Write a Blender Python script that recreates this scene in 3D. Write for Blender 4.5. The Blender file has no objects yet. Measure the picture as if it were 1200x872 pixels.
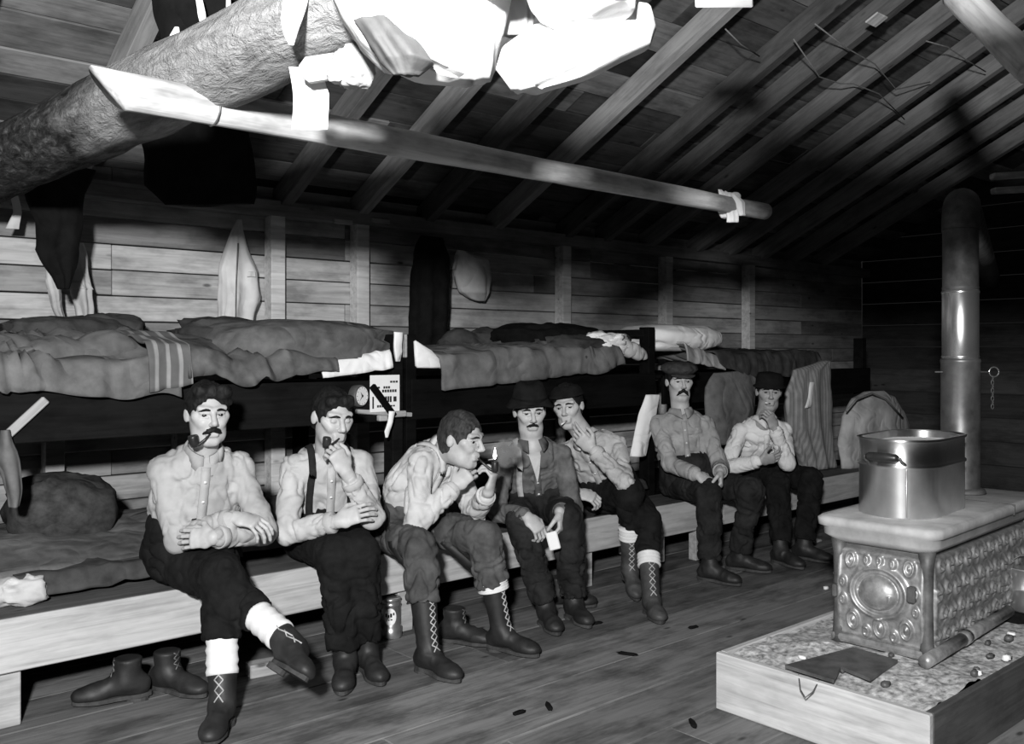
import bpy, bmesh, math, random
import numpy as np
from mathutils import Vector, Matrix

S = bpy.context.scene
COL = S.collection
PI = math.pi
random.seed(7)
RNG = np.random.default_rng(7)

# ------------------------------------------------------------------ camera, world, flash, exposure
CAM_H, FPX, HY = 1.35, 1080.0, 410.0
ANG = math.atan2(1234.0, FPX)
FW = np.array([math.cos(ANG), math.sin(ANG), 0.0])
RT = np.array([math.sin(ANG), -math.cos(ANG), 0.0])
UP = np.array([0.0, 0.0, 1.0])
CAMP = np.array([0.0, 0.0, CAM_H])
cam = bpy.data.cameras.new('camera')
cam.sensor_width = 36.0
cam.lens = 36.0 * FPX / 1200.0
cam.shift_y = -26.0 / 1200.0
camo = bpy.data.objects.new('camera', cam)
COL.objects.link(camo)
camo.location = CAMP
camo.rotation_euler = (PI / 2, 0, ANG - PI / 2)
S.camera = camo

world = bpy.data.worlds.new('World')
S.world = world
world.use_nodes = True
world.node_tree.nodes['Background'].inputs[0].default_value = (1, 1, 1, 1)
world.node_tree.nodes['Background'].inputs[1].default_value = 0.010

fl = bpy.data.lights.new('flash', 'POINT')
fl.energy = 1250.0
fl.shadow_soft_size = 0.10
flo = bpy.data.objects.new('flash', fl)
COL.objects.link(flo)
flo.location = (-0.58, -0.29, 1.99)

S.view_settings.view_transform = 'Standard'
S.view_settings.look = 'None'
S.view_settings.gamma = 1.0
S.view_settings.exposure = 0.0
S.view_settings.use_curve_mapping = False

# ------------------------------------------------------------------ points in the room
def ray(px, py):
    return FW + RT * ((px - 600.0) / FPX) + UP * ((HY - py) / FPX)
def at(px, py, d):
    return CAMP + ray(px, py) * d
def onz(px, py, z):
    r = ray(px, py); return CAMP + r * ((z - CAM_H) / r[2])
def ony(px, py, y):
    r = ray(px, py); return CAMP + r * (y / r[1])
def proj(p):
    q = np.asarray(p, float) - CAMP; d = q @ FW
    return 600 + FPX * (q @ RT) / d, HY - FPX * q[2] / d, d
def V(*a):
    return np.array(a, float)
def nrm(v):
    v = np.asarray(v, float); return v / max(np.linalg.norm(v), 1e-9)

# ------------------------------------------------------------------ objects
WM = {}
def link(name, data, parent=None, mw=None):
    o = bpy.data.objects.new(name, data)
    COL.objects.link(o)
    mw = mw if mw is not None else Matrix.Identity(4)
    if parent is not None:
        o.parent = parent
        o.matrix_parent_inverse = WM[parent.name].inverted()
    o.matrix_basis = mw
    WM[o.name] = mw.copy()
    return o
def tag(o, label=None, cat=None, group=None, kind=None):
    if label: o['label'] = label
    if cat: o['category'] = cat
    if group: o['group'] = group
    if kind: o['kind'] = kind
    return o
def thing(name, loc, label, cat, group=None):
    return tag(link(name, None, None, Matrix.Translation(Vector(loc))), label, cat, group)
def setting(name, loc=(0, 0, 0)):
    return tag(link(name, None, None, Matrix.Translation(Vector(loc))), kind='structure')
def frame(loc, x, up=(0, 0, 1)):
    x = Vector(x).normalized(); y = Vector(up).cross(x)
    if y.length < 1e-5: y = Vector((0, 1, 0))
    y.normalize(); z = x.cross(y)
    m = Matrix((x, y, z)).transposed().to_4x4(); m.translation = Vector(loc)
    return m

def raw_mesh(name, v, f, mats, smooth=True, fm=None):
    """v: (n,3) array, f: (m,k) int array or list of tuples"""
    me = bpy.data.meshes.new(name)
    if isinstance(f, np.ndarray):
        n, k = f.shape
        me.vertices.add(len(v)); me.vertices.foreach_set('co', np.asarray(v, np.float32).ravel())
        me.loops.add(n * k); me.loops.foreach_set('vertex_index', f.astype(np.int32).ravel())
        me.polygons.add(n); me.polygons.foreach_set('loop_start', np.arange(0, n * k, k, dtype=np.int32))
        me.update(calc_edges=True)
    else:
        me.from_pydata([tuple(map(float, p)) for p in v], [], f); me.update()
    for m in (mats if isinstance(mats, (list, tuple)) else [mats]): me.materials.append(m)
    if fm is not None: me.polygons.foreach_set('material_index', np.asarray(fm, np.int32))
    if smooth: me.polygons.foreach_set('use_smooth', np.ones(len(me.polygons), bool))
    return me
def solid(name, v, f, mat, parent=None, smooth=True, mw=None, fm=None):
    """v given in the object's own frame when mw is passed, else in the room's"""
    if mw is None:
        # keep the origin near the geometry
        v = np.asarray(v, float); c = v.mean(0); v = v - c; mw = Matrix.Translation(Vector(c))
    return link(name, raw_mesh(name, v, f, mat, smooth, fm), parent, mw)
def box_bm(sx, sy, sz, bev=0.004, jit=0.0, seg=1):
    bm = bmesh.new()
    bmesh.ops.create_cube(bm, size=1.0)
    for v in bm.verts:
        v.co = Vector((v.co.x * sx, v.co.y * sy, v.co.z * sz))
        if jit: v.co += Vector((random.uniform(-jit, jit) * 2, random.uniform(-jit, jit), random.uniform(-jit, jit)))
    if bev: bmesh.ops.bevel(bm, geom=list(bm.edges), offset=bev, segments=seg, affect='EDGES', profile=0.6)
    return bm
def bm_obj(name, bm, mat, parent=None, mw=None, smooth=False):
    me = bpy.data.meshes.new(name); bm.to_mesh(me); bm.free()
    for m in (mat if isinstance(mat, (list, tuple)) else [mat]): me.materials.append(m)
    if smooth: me.polygons.foreach_set('use_smooth', np.ones(len(me.polygons), bool))
    return link(name, me, parent, mw)
def box(name, c, size, mat, parent=None, x=(1, 0, 0), up=(0, 0, 1), bev=0.004, jit=0.0):
    return bm_obj(name, box_bm(*size, bev=bev, jit=jit), mat, parent, frame(c, x, up))
def bar(name, a, b, w, h, mat, parent=None, up=(0, 0, 1), bev=0.004, jit=0.0):
    a = V(*a); b = V(*b)
    return box(name, (a + b) / 2, (np.linalg.norm(b - a), w, h), mat, parent, b - a, up, bev, jit)

def tube_vf(pts, rad, n=10, cap=True, squash=None):
    """tube through points; rad a number or list; returns v, f (list)"""
    pts = [V(*p) for p in pts]; m = len(pts)
    if not hasattr(rad, '__len__'): rad = [rad] * m
    vs, fs = [], []
    prev = None
    for i, p in enumerate(pts):
        t = nrm(pts[min(i + 1, m - 1)] - pts[max(i - 1, 0)])
        if prev is None:
            ref = V(0, 0, 1) if abs(t[2]) < .9 else V(1, 0, 0)
            u = nrm(np.cross(ref, t))
        else:
            u = nrm(prev - t * (prev @ t))
        prev = u; w = np.cross(t, u)
        for k in range(n):
            a = 2 * PI * k / n
            vs.append(p + (u * math.cos(a) + w * math.sin(a)) * rad[i])
    for i in range(m - 1):
        for k in range(n):
            k2 = (k + 1) % n
            fs.append((i * n + k, i * n + k2, (i + 1) * n + k2, (i + 1) * n + k))
    if cap:
        fs.append(tuple(range(n - 1, -1, -1))); fs.append(tuple((m - 1) * n + k for k in range(n)))
    return vs, fs
def tube(name, pts, rad, mat, parent=None, n=10, smooth=True):
    v, f = tube_vf(pts, rad, n)
    return solid(name, np.array(v), f, mat, parent, smooth)
def merge_vf(parts):
    V_, F_ = [], []
    for v, f in parts:
        o = len(V_); V_ += list(v); F_ += [tuple(i + o for i in q) for q in f]
    return np.array(V_), F_
def lathe_vf(profile, n=32, sx=1.0, sy=1.0):
    """profile: (r,z) list about local z"""
    vs, fs = [], []
    for r, z in profile:
        for k in range(n):
            a = 2 * PI * k / n; vs.append((r * sx * math.cos(a), r * sy * math.sin(a), z))
    for i in range(len(profile) - 1):
        for k in range(n):
            k2 = (k + 1) % n
            fs.append((i * n + k, i * n + k2, (i + 1) * n + k2, (i + 1) * n + k))
    if profile[0][0] > 1e-4: fs.append(tuple(range(n - 1, -1, -1)))
    if profile[-1][0] > 1e-4: fs.append(tuple((len(profile) - 1) * n + k for k in range(n)))
    return np.array(vs, float), fs

# ------------------------------------------------------------------ noise
_T = RNG.random(32 * 32 * 32).astype(np.float32)
def vnoise(p):
    """value noise -1..1, p (n,3)"""
    p = np.asarray(p, np.float32); i = np.floor(p).astype(np.int64); f = p - i
    f = f * f * (3 - 2 * f); i &= 31; j = (i + 1) & 31
    def g(a, b, c): return _T[(a * 32 + b) * 32 + c]
    x0, y0, z0 = i.T; x1, y1, z1 = j.T; fx, fy, fz = f.T
    a = g(x0, y0, z0) * (1 - fx) + g(x1, y0, z0) * fx
    b = g(x0, y1, z0) * (1 - fx) + g(x1, y1, z0) * fx
    c = g(x0, y0, z1) * (1 - fx) + g(x1, y0, z1) * fx
    d = g(x0, y1, z1) * (1 - fx) + g(x1, y1, z1) * fx
    return ((a * (1 - fy) + b * fy) * (1 - fz) + (c * (1 - fy) + d * fy) * fz) * 2 - 1
def fbm(p, o=3):
    s = 0; a = 1.0; t = 0
    for k in range(o):
        s = s + a * vnoise(p * (2 ** k) + 7.3 * k); t += a; a *= .5
    return s / t
def ridge(p):
    return 1 - 2 * np.abs(vnoise(p))

# ------------------------------------------------------------------ materials (a grey photograph: every colour is a grey)
def nodes_of(name):
    m = bpy.data.materials.new(name); m.use_nodes = True
    nt = m.node_tree; b = nt.nodes['Principled BSDF']
    return m, nt, b
def g3(v): return (v, v, v, 1)
def ramp(nt, src, stops):
    r = nt.nodes.new('ShaderNodeValToRGB'); e = r.color_ramp.elements
    while len(e) < len(stops): e.new(0.5)
    for k, (p, v) in enumerate(stops):
        e[k].position = p; e[k].color = g3(v)
    nt.links.new(src, r.inputs[0]); return r.outputs[0]
def mix(nt, kind, a, b, fac=1.0):
    n = nt.nodes.new('ShaderNodeMix'); n.data_type = 'RGBA'; n.blend_type = kind
    n.inputs[0].default_value = fac
    for s, i in ((a, 6), (b, 7)):
        if isinstance(s, (int, float)): n.inputs[i].default_value = g3(s)
        else: nt.links.new(s, n.inputs[i])
    return n.outputs[2]
def coords(nt, scale=(1, 1, 1), rnd=True):
    tc = nt.nodes.new('ShaderNodeTexCoord'); mp = nt.nodes.new('ShaderNodeMapping')
    mp.inputs['Scale'].default_value = scale
    nt.links.new(tc.outputs['Object'], mp.inputs[0])
    if rnd:
        oi = nt.nodes.new('ShaderNodeObjectInfo'); mu = nt.nodes.new('ShaderNodeMath'); mu.operation = 'MULTIPLY'
        mu.inputs[1].default_value = 57.0
        nt.links.new(oi.outputs['Random'], mu.inputs[0]); nt.links.new(mu.outputs[0], mp.inputs['Location'])
    return mp.outputs[0]
def noise(nt, vec, scale, detail=4, rough=0.55, dist=0.0):
    n = nt.nodes.new('ShaderNodeTexNoise'); n.inputs['Scale'].default_value = scale
    n.inputs['Detail'].default_value = detail; n.inputs['Roughness'].default_value = rough
    n.inputs['Distortion'].default_value = dist
    nt.links.new(vec, n.inputs['Vector']); return n.outputs[0]
def bump(nt, b, h, strength, dist=0.01):
    n = nt.nodes.new('ShaderNodeBump'); n.inputs['Strength'].default_value = strength; n.inputs['Distance'].default_value = dist
    nt.links.new(h, n.inputs['Height']); nt.links.new(n.outputs[0], b.inputs['Normal'])
def wood(name, base, vary=0.5, rough=0.8, knots=True, grime=0.5, grain=1.0):
    m, nt, b = nodes_of(name)
    v = coords(nt, (1.3, 22, 22)); gr = noise(nt, v, 1.6 * grain, 5, .6, .6)
    c = ramp(nt, gr, [(.25, base * .62), (.5, base), (.78, base * 1.3)])
    oi = nt.nodes.new('ShaderNodeObjectInfo')
    c = mix(nt, 'MULTIPLY', c, ramp(nt, oi.outputs['Random'], [(0, 1 - vary), (1, 1.0 + vary * .5)]))
    v2 = coords(nt, (1, 2.5, 2.5)); gm = noise(nt, v2, 3.2, 4, .65)
    c = mix(nt, 'MULTIPLY', c, ramp(nt, gm, [(.32, 1 - grime), (.56, 1.0)]))
    if knots:
        vo = nt.nodes.new('ShaderNodeTexVoronoi'); vo.inputs['Scale'].default_value = 2.2
        v3 = coords(nt, (1.2, 3.0, 3.0)); nt.links.new(v3, vo.inputs['Vector'])
        c = mix(nt, 'MULTIPLY', c, ramp(nt, vo.outputs['Distance'], [(.035, .3), (.085, 1.0)]))
    nt.links.new(c, b.inputs['Base Color']); b.inputs['Roughness'].default_value = rough
    b.inputs['Specular IOR Level'].default_value = .25
    bump(nt, b, gr, .35, .006)
    return m
def cloth(name, base, vary=0.25, scale=9, rough=0.95, weave=700, dirt=0.0, aniso=(1, 1, 1), wr=.5):
    m, nt, b = nodes_of(name)
    v = coords(nt, aniso); n1 = noise(nt, v, scale, 4, .6)
    c = ramp(nt, n1, [(.3, base * (1 - vary)), (.7, min(base * (1 + vary), .95))])
    if dirt:
        n2 = noise(nt, v, 3.0, 3, .6); c = mix(nt, 'MULTIPLY', c, ramp(nt, n2, [(.36, 1 - dirt), (.58, 1)]))
    nt.links.new(c, b.inputs['Base Color']); b.inputs['Roughness'].default_value = rough
    b.inputs['Specular IOR Level'].default_value = .12
    w = noise(nt, v, weave * .25, 2, .5)
    wk = noise(nt, v, 5.5, 1.4, .45, .7); ab = nt.nodes.new('ShaderNodeMath'); ab.operation = 'SUBTRACT'; ab.inputs[1].default_value = .5; nt.links.new(wk, ab.inputs[0])
    a2 = nt.nodes.new('ShaderNodeMath'); a2.operation = 'ABSOLUTE'; nt.links.new(ab.outputs[0], a2.inputs[0])
    cr = ramp(nt, a2.outputs[0], [(0, 0), (.16, 1)])
    b1_ = nt.nodes.new('ShaderNodeBump'); b1_.inputs['Strength'].default_value = wr; b1_.inputs['Distance'].default_value = .012
    nt.links.new(cr, b1_.inputs['Height'])
    b2_ = nt.nodes.new('ShaderNodeBump'); b2_.inputs['Strength'].default_value = .18; b2_.inputs['Distance'].default_value = .003
    nt.links.new(w, b2_.inputs['Height']); nt.links.new(b1_.outputs[0], b2_.inputs['Normal']); nt.links.new(b2_.outputs[0], b.inputs['Normal'])
    return m
def plain(name, base, rough=.6, metal=0.0, vary=.15, scale=20, spec=.4, bmp=.1):
    m, nt, b = nodes_of(name)
    v = coords(nt); n1 = noise(nt, v, scale, 4, .6)
    nt.links.new(ramp(nt, n1, [(.3, base * (1 - vary)), (.7, min(1, base * (1 + vary)))]), b.inputs['Base Color'])
    b.inputs['Roughness'].default_value = rough; b.inputs['Metallic'].default_value = metal
    b.inputs['Specular IOR Level'].default_value = spec
    if bmp: bump(nt, b, n1, bmp, .004)
    return m
def striped(name, lo, hi, freq, axis=0, duty=.5):
    m, nt, b = nodes_of(name)
    tc = nt.nodes.new('ShaderNodeTexCoord'); sp = nt.nodes.new('ShaderNodeSeparateXYZ')
    nt.links.new(tc.outputs['Object'], sp.inputs[0])
    mu = nt.nodes.new('ShaderNodeMath'); mu.operation = 'MULTIPLY'; mu.inputs[1].default_value = freq
    nt.links.new(sp.outputs[axis], mu.inputs[0])
    fr = nt.nodes.new('ShaderNodeMath'); fr.operation = 'FRACT'; nt.links.new(mu.outputs[0], fr.inputs[0])
    c = ramp(nt, fr.outputs[0], [(duty - .06, lo), (duty + .06, hi), (.97, hi), (1.0, lo)])
    n1 = noise(nt, tc.outputs['Object'], 14, 4); c = mix(nt, 'MULTIPLY', c, ramp(nt, n1, [(.3, .75), (.7, 1)]))
    nt.links.new(c, b.inputs['Base Color']); b.inputs['Roughness'].default_value = .95
    b.inputs['Specular IOR Level'].default_value = .1
    return m
def emit(name, v, s):
    m, nt, b = nodes_of(name)
    b.inputs['Base Color'].default_value = g3(0); b.inputs['Emission Color'].default_value = g3(v); b.inputs['Emission Strength'].default_value = s
    return m

M = dict(
    wall=wood('wall_board_wood', .41, .55, grime=.45),
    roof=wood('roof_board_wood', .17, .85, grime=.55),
    rafter=wood('rafter_wood', .30, .35, grime=.35),
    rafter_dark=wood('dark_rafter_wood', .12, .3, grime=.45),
    floor=wood('floor_board_wood', .21, .35, .75, grime=.6),
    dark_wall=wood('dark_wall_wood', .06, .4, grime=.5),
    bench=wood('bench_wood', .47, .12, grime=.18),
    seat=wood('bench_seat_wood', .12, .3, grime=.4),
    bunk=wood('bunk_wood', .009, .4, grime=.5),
    pole=wood('peeled_pole_wood', .64, .1, grime=.55, knots=False),
    log=None, bark=wood('bark_log_wood', .17, .1, .9, grime=.7, grain=1.6),
    pale_wood=wood('pale_wood', .42, .2, grime=.3),
    stud=wood('pale_stud_wood', .62, .1, grime=.2),
    canvas=cloth('pale_canvas', .68, .12, 6, dirt=.15),
    white=cloth('white_cotton', .84, .06, 6),
    offwhite=cloth('offwhite_canvas', .50, .18, 6, dirt=.25),
    shirt1=cloth('pale_work_shirt', .38, .18, 8, dirt=.12),
    shirt2=cloth('light_cotton_shirt', .46, .15, 8, dirt=.08),
    shirt3=cloth('white_work_shirt', .54, .14, 8, dirt=.06),
    jacket4=cloth('dark_denim_jacket', .13, .35, 14, dirt=.2),
    shirt5=cloth('grey_flannel_shirt', .44, .22, 11, dirt=.15),
    shirt6=cloth('grey_wool_shirt', .34, .22, 12, dirt=.15),
    shirt7=cloth('faded_cotton_shirt', .74, .12, 10, dirt=.15),
    trouser=cloth('black_wool_trousers', .010, .45, 12),
    trouser_grey=cloth('worn_denim_trousers', .085, .45, 9, dirt=.25),
    trouser_dark=cloth('dark_work_trousers', .022, .5, 10, dirt=.2),
    skin=plain('weathered_skin', .44, .5, 0, .10, 30, .35, .05),
    skin_dark=plain('sunburnt_skin', .33, .5, 0, .12, 30, .35, .05),
    hair=cloth('dark_hair', .012, .6, 40, .6, wr=.1, aniso=(1, 3, 1)),
    hair_mid=cloth('brown_hair', .035, .6, 40, .6, wr=.1, aniso=(1, 3, 1)),
    felt=cloth('dark_felt', .010, .4, 18, wr=.15),
    cap=cloth('dark_tweed_cap', .045, .4, 40),
    leather=plain('oiled_boot_leather', .016, .58, 0, .5, 14, .5, .3),
    leather_grey=plain('scuffed_boot_leather', .05, .6, 0, .45, 14, .45, .3),
    sole=plain('boot_sole', .05, .8, 0, .4, 20, .3, .2),
    lace=plain('pale_lace', .40, .8, 0, .2, 30, .2, 0),
    sock=cloth('white_wool_sock', .70, .06, 30, wr=.2),
    strap=cloth('black_elastic_strap', .02, .3, 30, wr=0),
    strap_white=cloth('white_elastic_strap', .5, .15, 30),
    eye_white=plain('eye_white', .30, .3, 0, .05, 20, .5, 0),
    iris=plain('dark_iris', .012, .2, 0, .05, 20, .5, 0),
    briar=plain('dark_briar', .02, .35, 0, .3, 20, .5, 0),
    button=plain('bone_button', .7, .4, 0, .05, 20, .5, 0),
    button_dark=plain('dark_button', .03, .4, 0, .05, 20, .5, 0),
    iron=plain('stove_iron', .10, .55, .3, .45, 16, .4, .15),
    nickel=plain('worn_stove_casting', .30, .44, .55, .4, 30, .5, .15),
    slab=plain('stove_top_iron', .38, .7, 0, .25, 9, .4, .1),
    pipe_iron=plain('stovepipe_iron', .13, .42, .6, .5, 8, .5, .12),
    pipe_bright=plain('bright_stovepipe_steel', .6, .24, .9, .1, 8, .5, .03),
    tin=plain('boiler_tin', .80, .36, 1.0, .18, 5, .5, .04),
    can=plain('can_tin', .5, .3, .8, .3, 12, .5, .05),
    ash=plain('wood_ash', .42, .95, 0, .7, 42, .1, .5),
    plaster=wood('stove_box_board', .50, .08, grime=.25, knots=False),
    dark_side=wood('dark_side_board', .075, .08, grime=.5, knots=False),
    paper=plain('white_paper', .80, .9, 0, .04, 5, .1, 0),
    ink=plain('printing_ink', .03, .8, 0, .1, 20, .1, 0),
    blanket=cloth('grey_wool_blanket', .125, .3, 12, dirt=.25),
    blanket_mid=cloth('mid_grey_blanket', .15, .25, 12, dirt=.2),
    blanket_dark=cloth('dark_wool_blanket', .055, .35, 12, dirt=.2),
    black=cloth('black_wool_cloth', .006, .4, 14),
    stripe=striped('striped_blanket_wool', .14, .34, 19, 0, .66),
    ticking=striped('striped_ticking', .27, .38, 26, 0, .5),
    rope=plain('twine', .22, .9, 0, .2, 40, .2, 0),
    wire=plain('thin_wire', .12, .5, .5, .2, 40, .4, 0),
    straw=cloth('straw_tick', .05, .5, 20, dirt=.3),
    bucket=plain('galvanised_tin', .55, .35, .85, .15, 6, .5, .04),
)

def bark_log():
    m, nt, b = nodes_of('half_peeled_log')
    tc = nt.nodes.new('ShaderNodeTexCoord'); sp = nt.nodes.new('ShaderNodeSeparateXYZ'); nt.links.new(tc.outputs['Object'], sp.inputs[0])
    v = coords(nt, (2.2, 16, 16), False); gr = noise(nt, v, 1.8, 6, .65, .8)
    v2 = coords(nt, (6, 16, 16), False); pl = noise(nt, v2, 2.2, 5, .7, .5)
    peeled = ramp(nt, gr, [(.25, .14), (.5, .30), (.75, .42)]); brk = ramp(nt, pl, [(.35, .012), (.55, .055), (.75, .20)])
    n = noise(nt, coords(nt, (1.5, 4, 4), False), 2.0, 4, .6)
    ad = nt.nodes.new('ShaderNodeMath'); ad.operation = 'MULTIPLY_ADD'; ad.inputs[1].default_value = 2.2; nt.links.new(n, ad.inputs[0]); nt.links.new(sp.outputs[0], ad.inputs[2])
    mx = nt.nodes.new('ShaderNodeMix'); mx.data_type = 'RGBA'
    nt.links.new(ramp(nt, ad.outputs[0], [(0, 0), (1, 1)]), mx.inputs[0])
    mr = nt.nodes.new('ShaderNodeMapRange'); mr.inputs[1].default_value = 2.9; mr.inputs[2].default_value = 3.5; nt.links.new(ad.outputs[0], mr.inputs[0]); nt.links.new(mr.outputs[0], mx.inputs[0])
    nt.links.new(brk, mx.inputs[6]); nt.links.new(peeled, mx.inputs[7]); nt.links.new(mx.outputs[2], b.inputs['Base Color'])
    b.inputs['Roughness'].default_value = .95; b.inputs['Specular IOR Level'].default_value = .1
    bump(nt, b, pl, .8, .03); return m
M['log'] = bark_log()
M['bunk'].node_tree.nodes['Principled BSDF'].inputs['Specular IOR Level'].default_value = .04

def brushed(m):
    nt = m.node_tree; b = nt.nodes['Principled BSDF']; tg = nt.nodes.new('ShaderNodeTangent'); tg.direction_type = 'RADIAL'; tg.axis = 'Z'
    nt.links.new(tg.outputs[0], b.inputs['Tangent']); b.inputs['Anisotropic'].default_value = .85; b.inputs['Anisotropic Rotation'].default_value = 0.25
brushed(M['tin'])
def smoke_mat():
    m = bpy.data.materials.new('pipe_smoke'); m.use_nodes = True; nt = m.node_tree; nt.nodes.remove(nt.nodes['Principled BSDF'])
    v = nt.nodes.new('ShaderNodeVolumePrincipled'); out = nt.nodes['Material Output']; v.inputs['Color'].default_value = g3(.95)
    tc = nt.nodes.new('ShaderNodeTexCoord'); ln = nt.nodes.new('ShaderNodeVectorMath'); ln.operation = 'LENGTH'; nt.links.new(tc.outputs['Object'], ln.inputs[0])
    mr = nt.nodes.new('ShaderNodeMapRange'); mr.inputs[1].default_value = .02; mr.inputs[2].default_value = .075; mr.inputs[3].default_value = 1; mr.inputs[4].default_value = 0
    nt.links.new(ln.outputs['Value'], mr.inputs[0]); n = ramp(nt, noise(nt, tc.outputs['Object'], 22, 3), [(.42, 0), (.68, 1)])
    mu = nt.nodes.new('ShaderNodeMath'); mu.operation = 'MULTIPLY'; nt.links.new(mr.outputs[0], mu.inputs[0]); nt.links.new(n, mu.inputs[1])
    m2 = nt.nodes.new('ShaderNodeMath'); m2.operation = 'MULTIPLY'; m2.inputs[1].default_value = 110; nt.links.new(mu.outputs[0], m2.inputs[0])
    nt.links.new(m2.outputs[0], v.inputs['Density']); nt.links.new(v.outputs[0], out.inputs['Volume']); return m
M['smoke'] = smoke_mat()

# ------------------------------------------------------------------ smooth solid modelling: distance fields turned into one skin
class Field:
    def __init__(self, lo, hi, res):
        self.o = V(*lo); self.res = res
        self.n = np.maximum(np.ceil((V(*hi) - self.o) / res).astype(int) + 1, 4)
        self.g = np.full(self.n, 1.0, np.float32)
    def sub(self, lo, hi, pad):
        a = np.clip(np.floor((V(*lo) - pad - self.o) / self.res).astype(int), 0, self.n)
        b = np.clip(np.ceil((V(*hi) + pad - self.o) / self.res).astype(int) + 1, 0, self.n)
        if np.any(b - a < 1): return None, None
        ax = [(self.o[i] + np.arange(a[i], b[i]) * self.res).astype(np.float32) for i in range(3)]
        return (slice(a[0], b[0]), slice(a[1], b[1]), slice(a[2], b[2])), np.meshgrid(*ax, indexing='ij', sparse=True)
    def put(self, prim, k=0.0, op='add'):
        fn, lo, hi = prim
        sl, X = self.sub(lo, hi, k + 3 * self.res)
        if sl is None: return
        d = fn(*X).astype(np.float32); a = self.g[sl]
        if op == 'add':
            if k > 0:
                h = np.clip(.5 + .5 * (a - d) / k, 0, 1); self.g[sl] = a + (d - a) * h - k * h * (1 - h)
            else: self.g[sl] = np.minimum(a, d)
        elif op == 'cut':
            if k > 0:
                h = np.clip(.5 - .5 * (a + d) / k, 0, 1); self.g[sl] = a + (-d - a) * h + k * h * (1 - h)
            else: self.g[sl] = np.maximum(a, -d)
    def keep(self, n, c):
        """keep the half space n.p < c"""
        X = np.meshgrid(*[(self.o[i] + np.arange(self.n[i]) * self.res).astype(np.float32) for i in range(3)], indexing='ij', sparse=True)
        self.g = np.maximum(self.g, (X[0] * n[0] + X[1] * n[1] + X[2] * n[2] - c).astype(np.float32))
    def surface(self):
        g = self.g; s = g < 0
        nx, ny, nz = g.shape
        cnt = np.zeros((nx - 1, ny - 1, nz - 1), np.int8)
        for i in (0, 1):
            for j in (0, 1):
                for k in (0, 1): cnt += s[i:nx - 1 + i, j:ny - 1 + j, k:nz - 1 + k]
        act = np.argwhere((cnt > 0) & (cnt < 8))
        idx = np.full(cnt.shape, -1, np.int32); idx[tuple(act.T)] = np.arange(len(act))
        cs = [(i, j, k) for i in (0, 1) for j in (0, 1) for k in (0, 1)]
        val = {c: g[act[:, 0] + c[0], act[:, 1] + c[1], act[:, 2] + c[2]] for c in cs}
        acc = np.zeros((len(act), 3)); num = np.zeros(len(act))
        for c in cs:
            for ax in range(3):
                if c[ax]: continue
                e = list(c); e[ax] = 1; e = tuple(e)
                a, b = val[c], val[e]; m = (a < 0) != (b < 0)
                t = np.where(m, a / np.where(np.abs(a - b) < 1e-9, 1, a - b), 0)
                p = np.array(c, float)[None, :].repeat(len(act), 0); p[:, ax] = t
                acc[m] += p[m]; num[m] += 1
        v = self.o + (act + acc / num[:, None]) * self.res
        F = []
        for ax in range(3):
            u, w = (ax + 1) % 3, (ax + 2) % 3
            a = [slice(None)] * 3; b = [slice(None)] * 3; a[ax] = slice(0, -1); b[ax] = slice(1, None)
            sa, sb = s[tuple(a)], s[tuple(b)]
            e = np.argwhere(sa != sb)
            e = e[(e[:, u] > 0) & (e[:, w] > 0) & (e[:, u] < g.shape[u] - 1) & (e[:, w] < g.shape[w] - 1)]
            ins = sa[tuple(e.T)]
            def cell(du, dw):
                q = e.copy(); q[:, u] += du; q[:, w] += dw; return idx[tuple(q.T)]
            q = np.stack([cell(-1, -1), cell(0, -1), cell(0, 0), cell(-1, 0)], 1)
            q[~ins] = q[~ins][:, ::-1]; F.append(q)
        return v, np.concatenate(F)

def normals(v, f):
    a = v[f[:, 2]] - v[f[:, 0]]; b = v[f[:, 3]] - v[f[:, 1]]; n = np.cross(a, b)
    out = np.zeros_like(v)
    for k in range(4): np.add.at(out, f[:, k], n)
    return out / np.maximum(np.linalg.norm(out, axis=1, keepdims=True), 1e-12)

def cone(p0, p1, r0, r1):
    p0, p1 = V(*p0), V(*p1); d = p1 - p0; L2 = max(d @ d, 1e-9)
    def fn(x, y, z):
        t = np.clip(((x - p0[0]) * d[0] + (y - p0[1]) * d[1] + (z - p0[2]) * d[2]) / L2, 0, 1)
        return np.sqrt((x - p0[0] - t * d[0]) ** 2 + (y - p0[1] - t * d[1]) ** 2 + (z - p0[2] - t * d[2]) ** 2) - (r0 + (r1 - r0) * t)
    r = max(r0, r1)
    return fn, np.minimum(p0, p1) - r, np.maximum(p0, p1) + r
def ell(c, ax, rad):
    """ax: three orthonormal axes, rad their radii"""
    c = V(*c); A = np.array(ax, float); R = V(*rad)
    def fn(x, y, z):
        q = [((x - c[0]) * A[i, 0] + (y - c[1]) * A[i, 1] + (z - c[2]) * A[i, 2]) for i in range(3)]
        k0 = np.sqrt(sum((q[i] / R[i]) ** 2 for i in range(3)))
        k1 = np.sqrt(sum((q[i] / R[i] ** 2) ** 2 for i in range(3)))
        return k0 * (k0 - 1) / np.maximum(k1, 1e-6)
    e = np.sqrt(((A * R[:, None]) ** 2).sum(0))
    return fn, c - e, c + e
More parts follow.
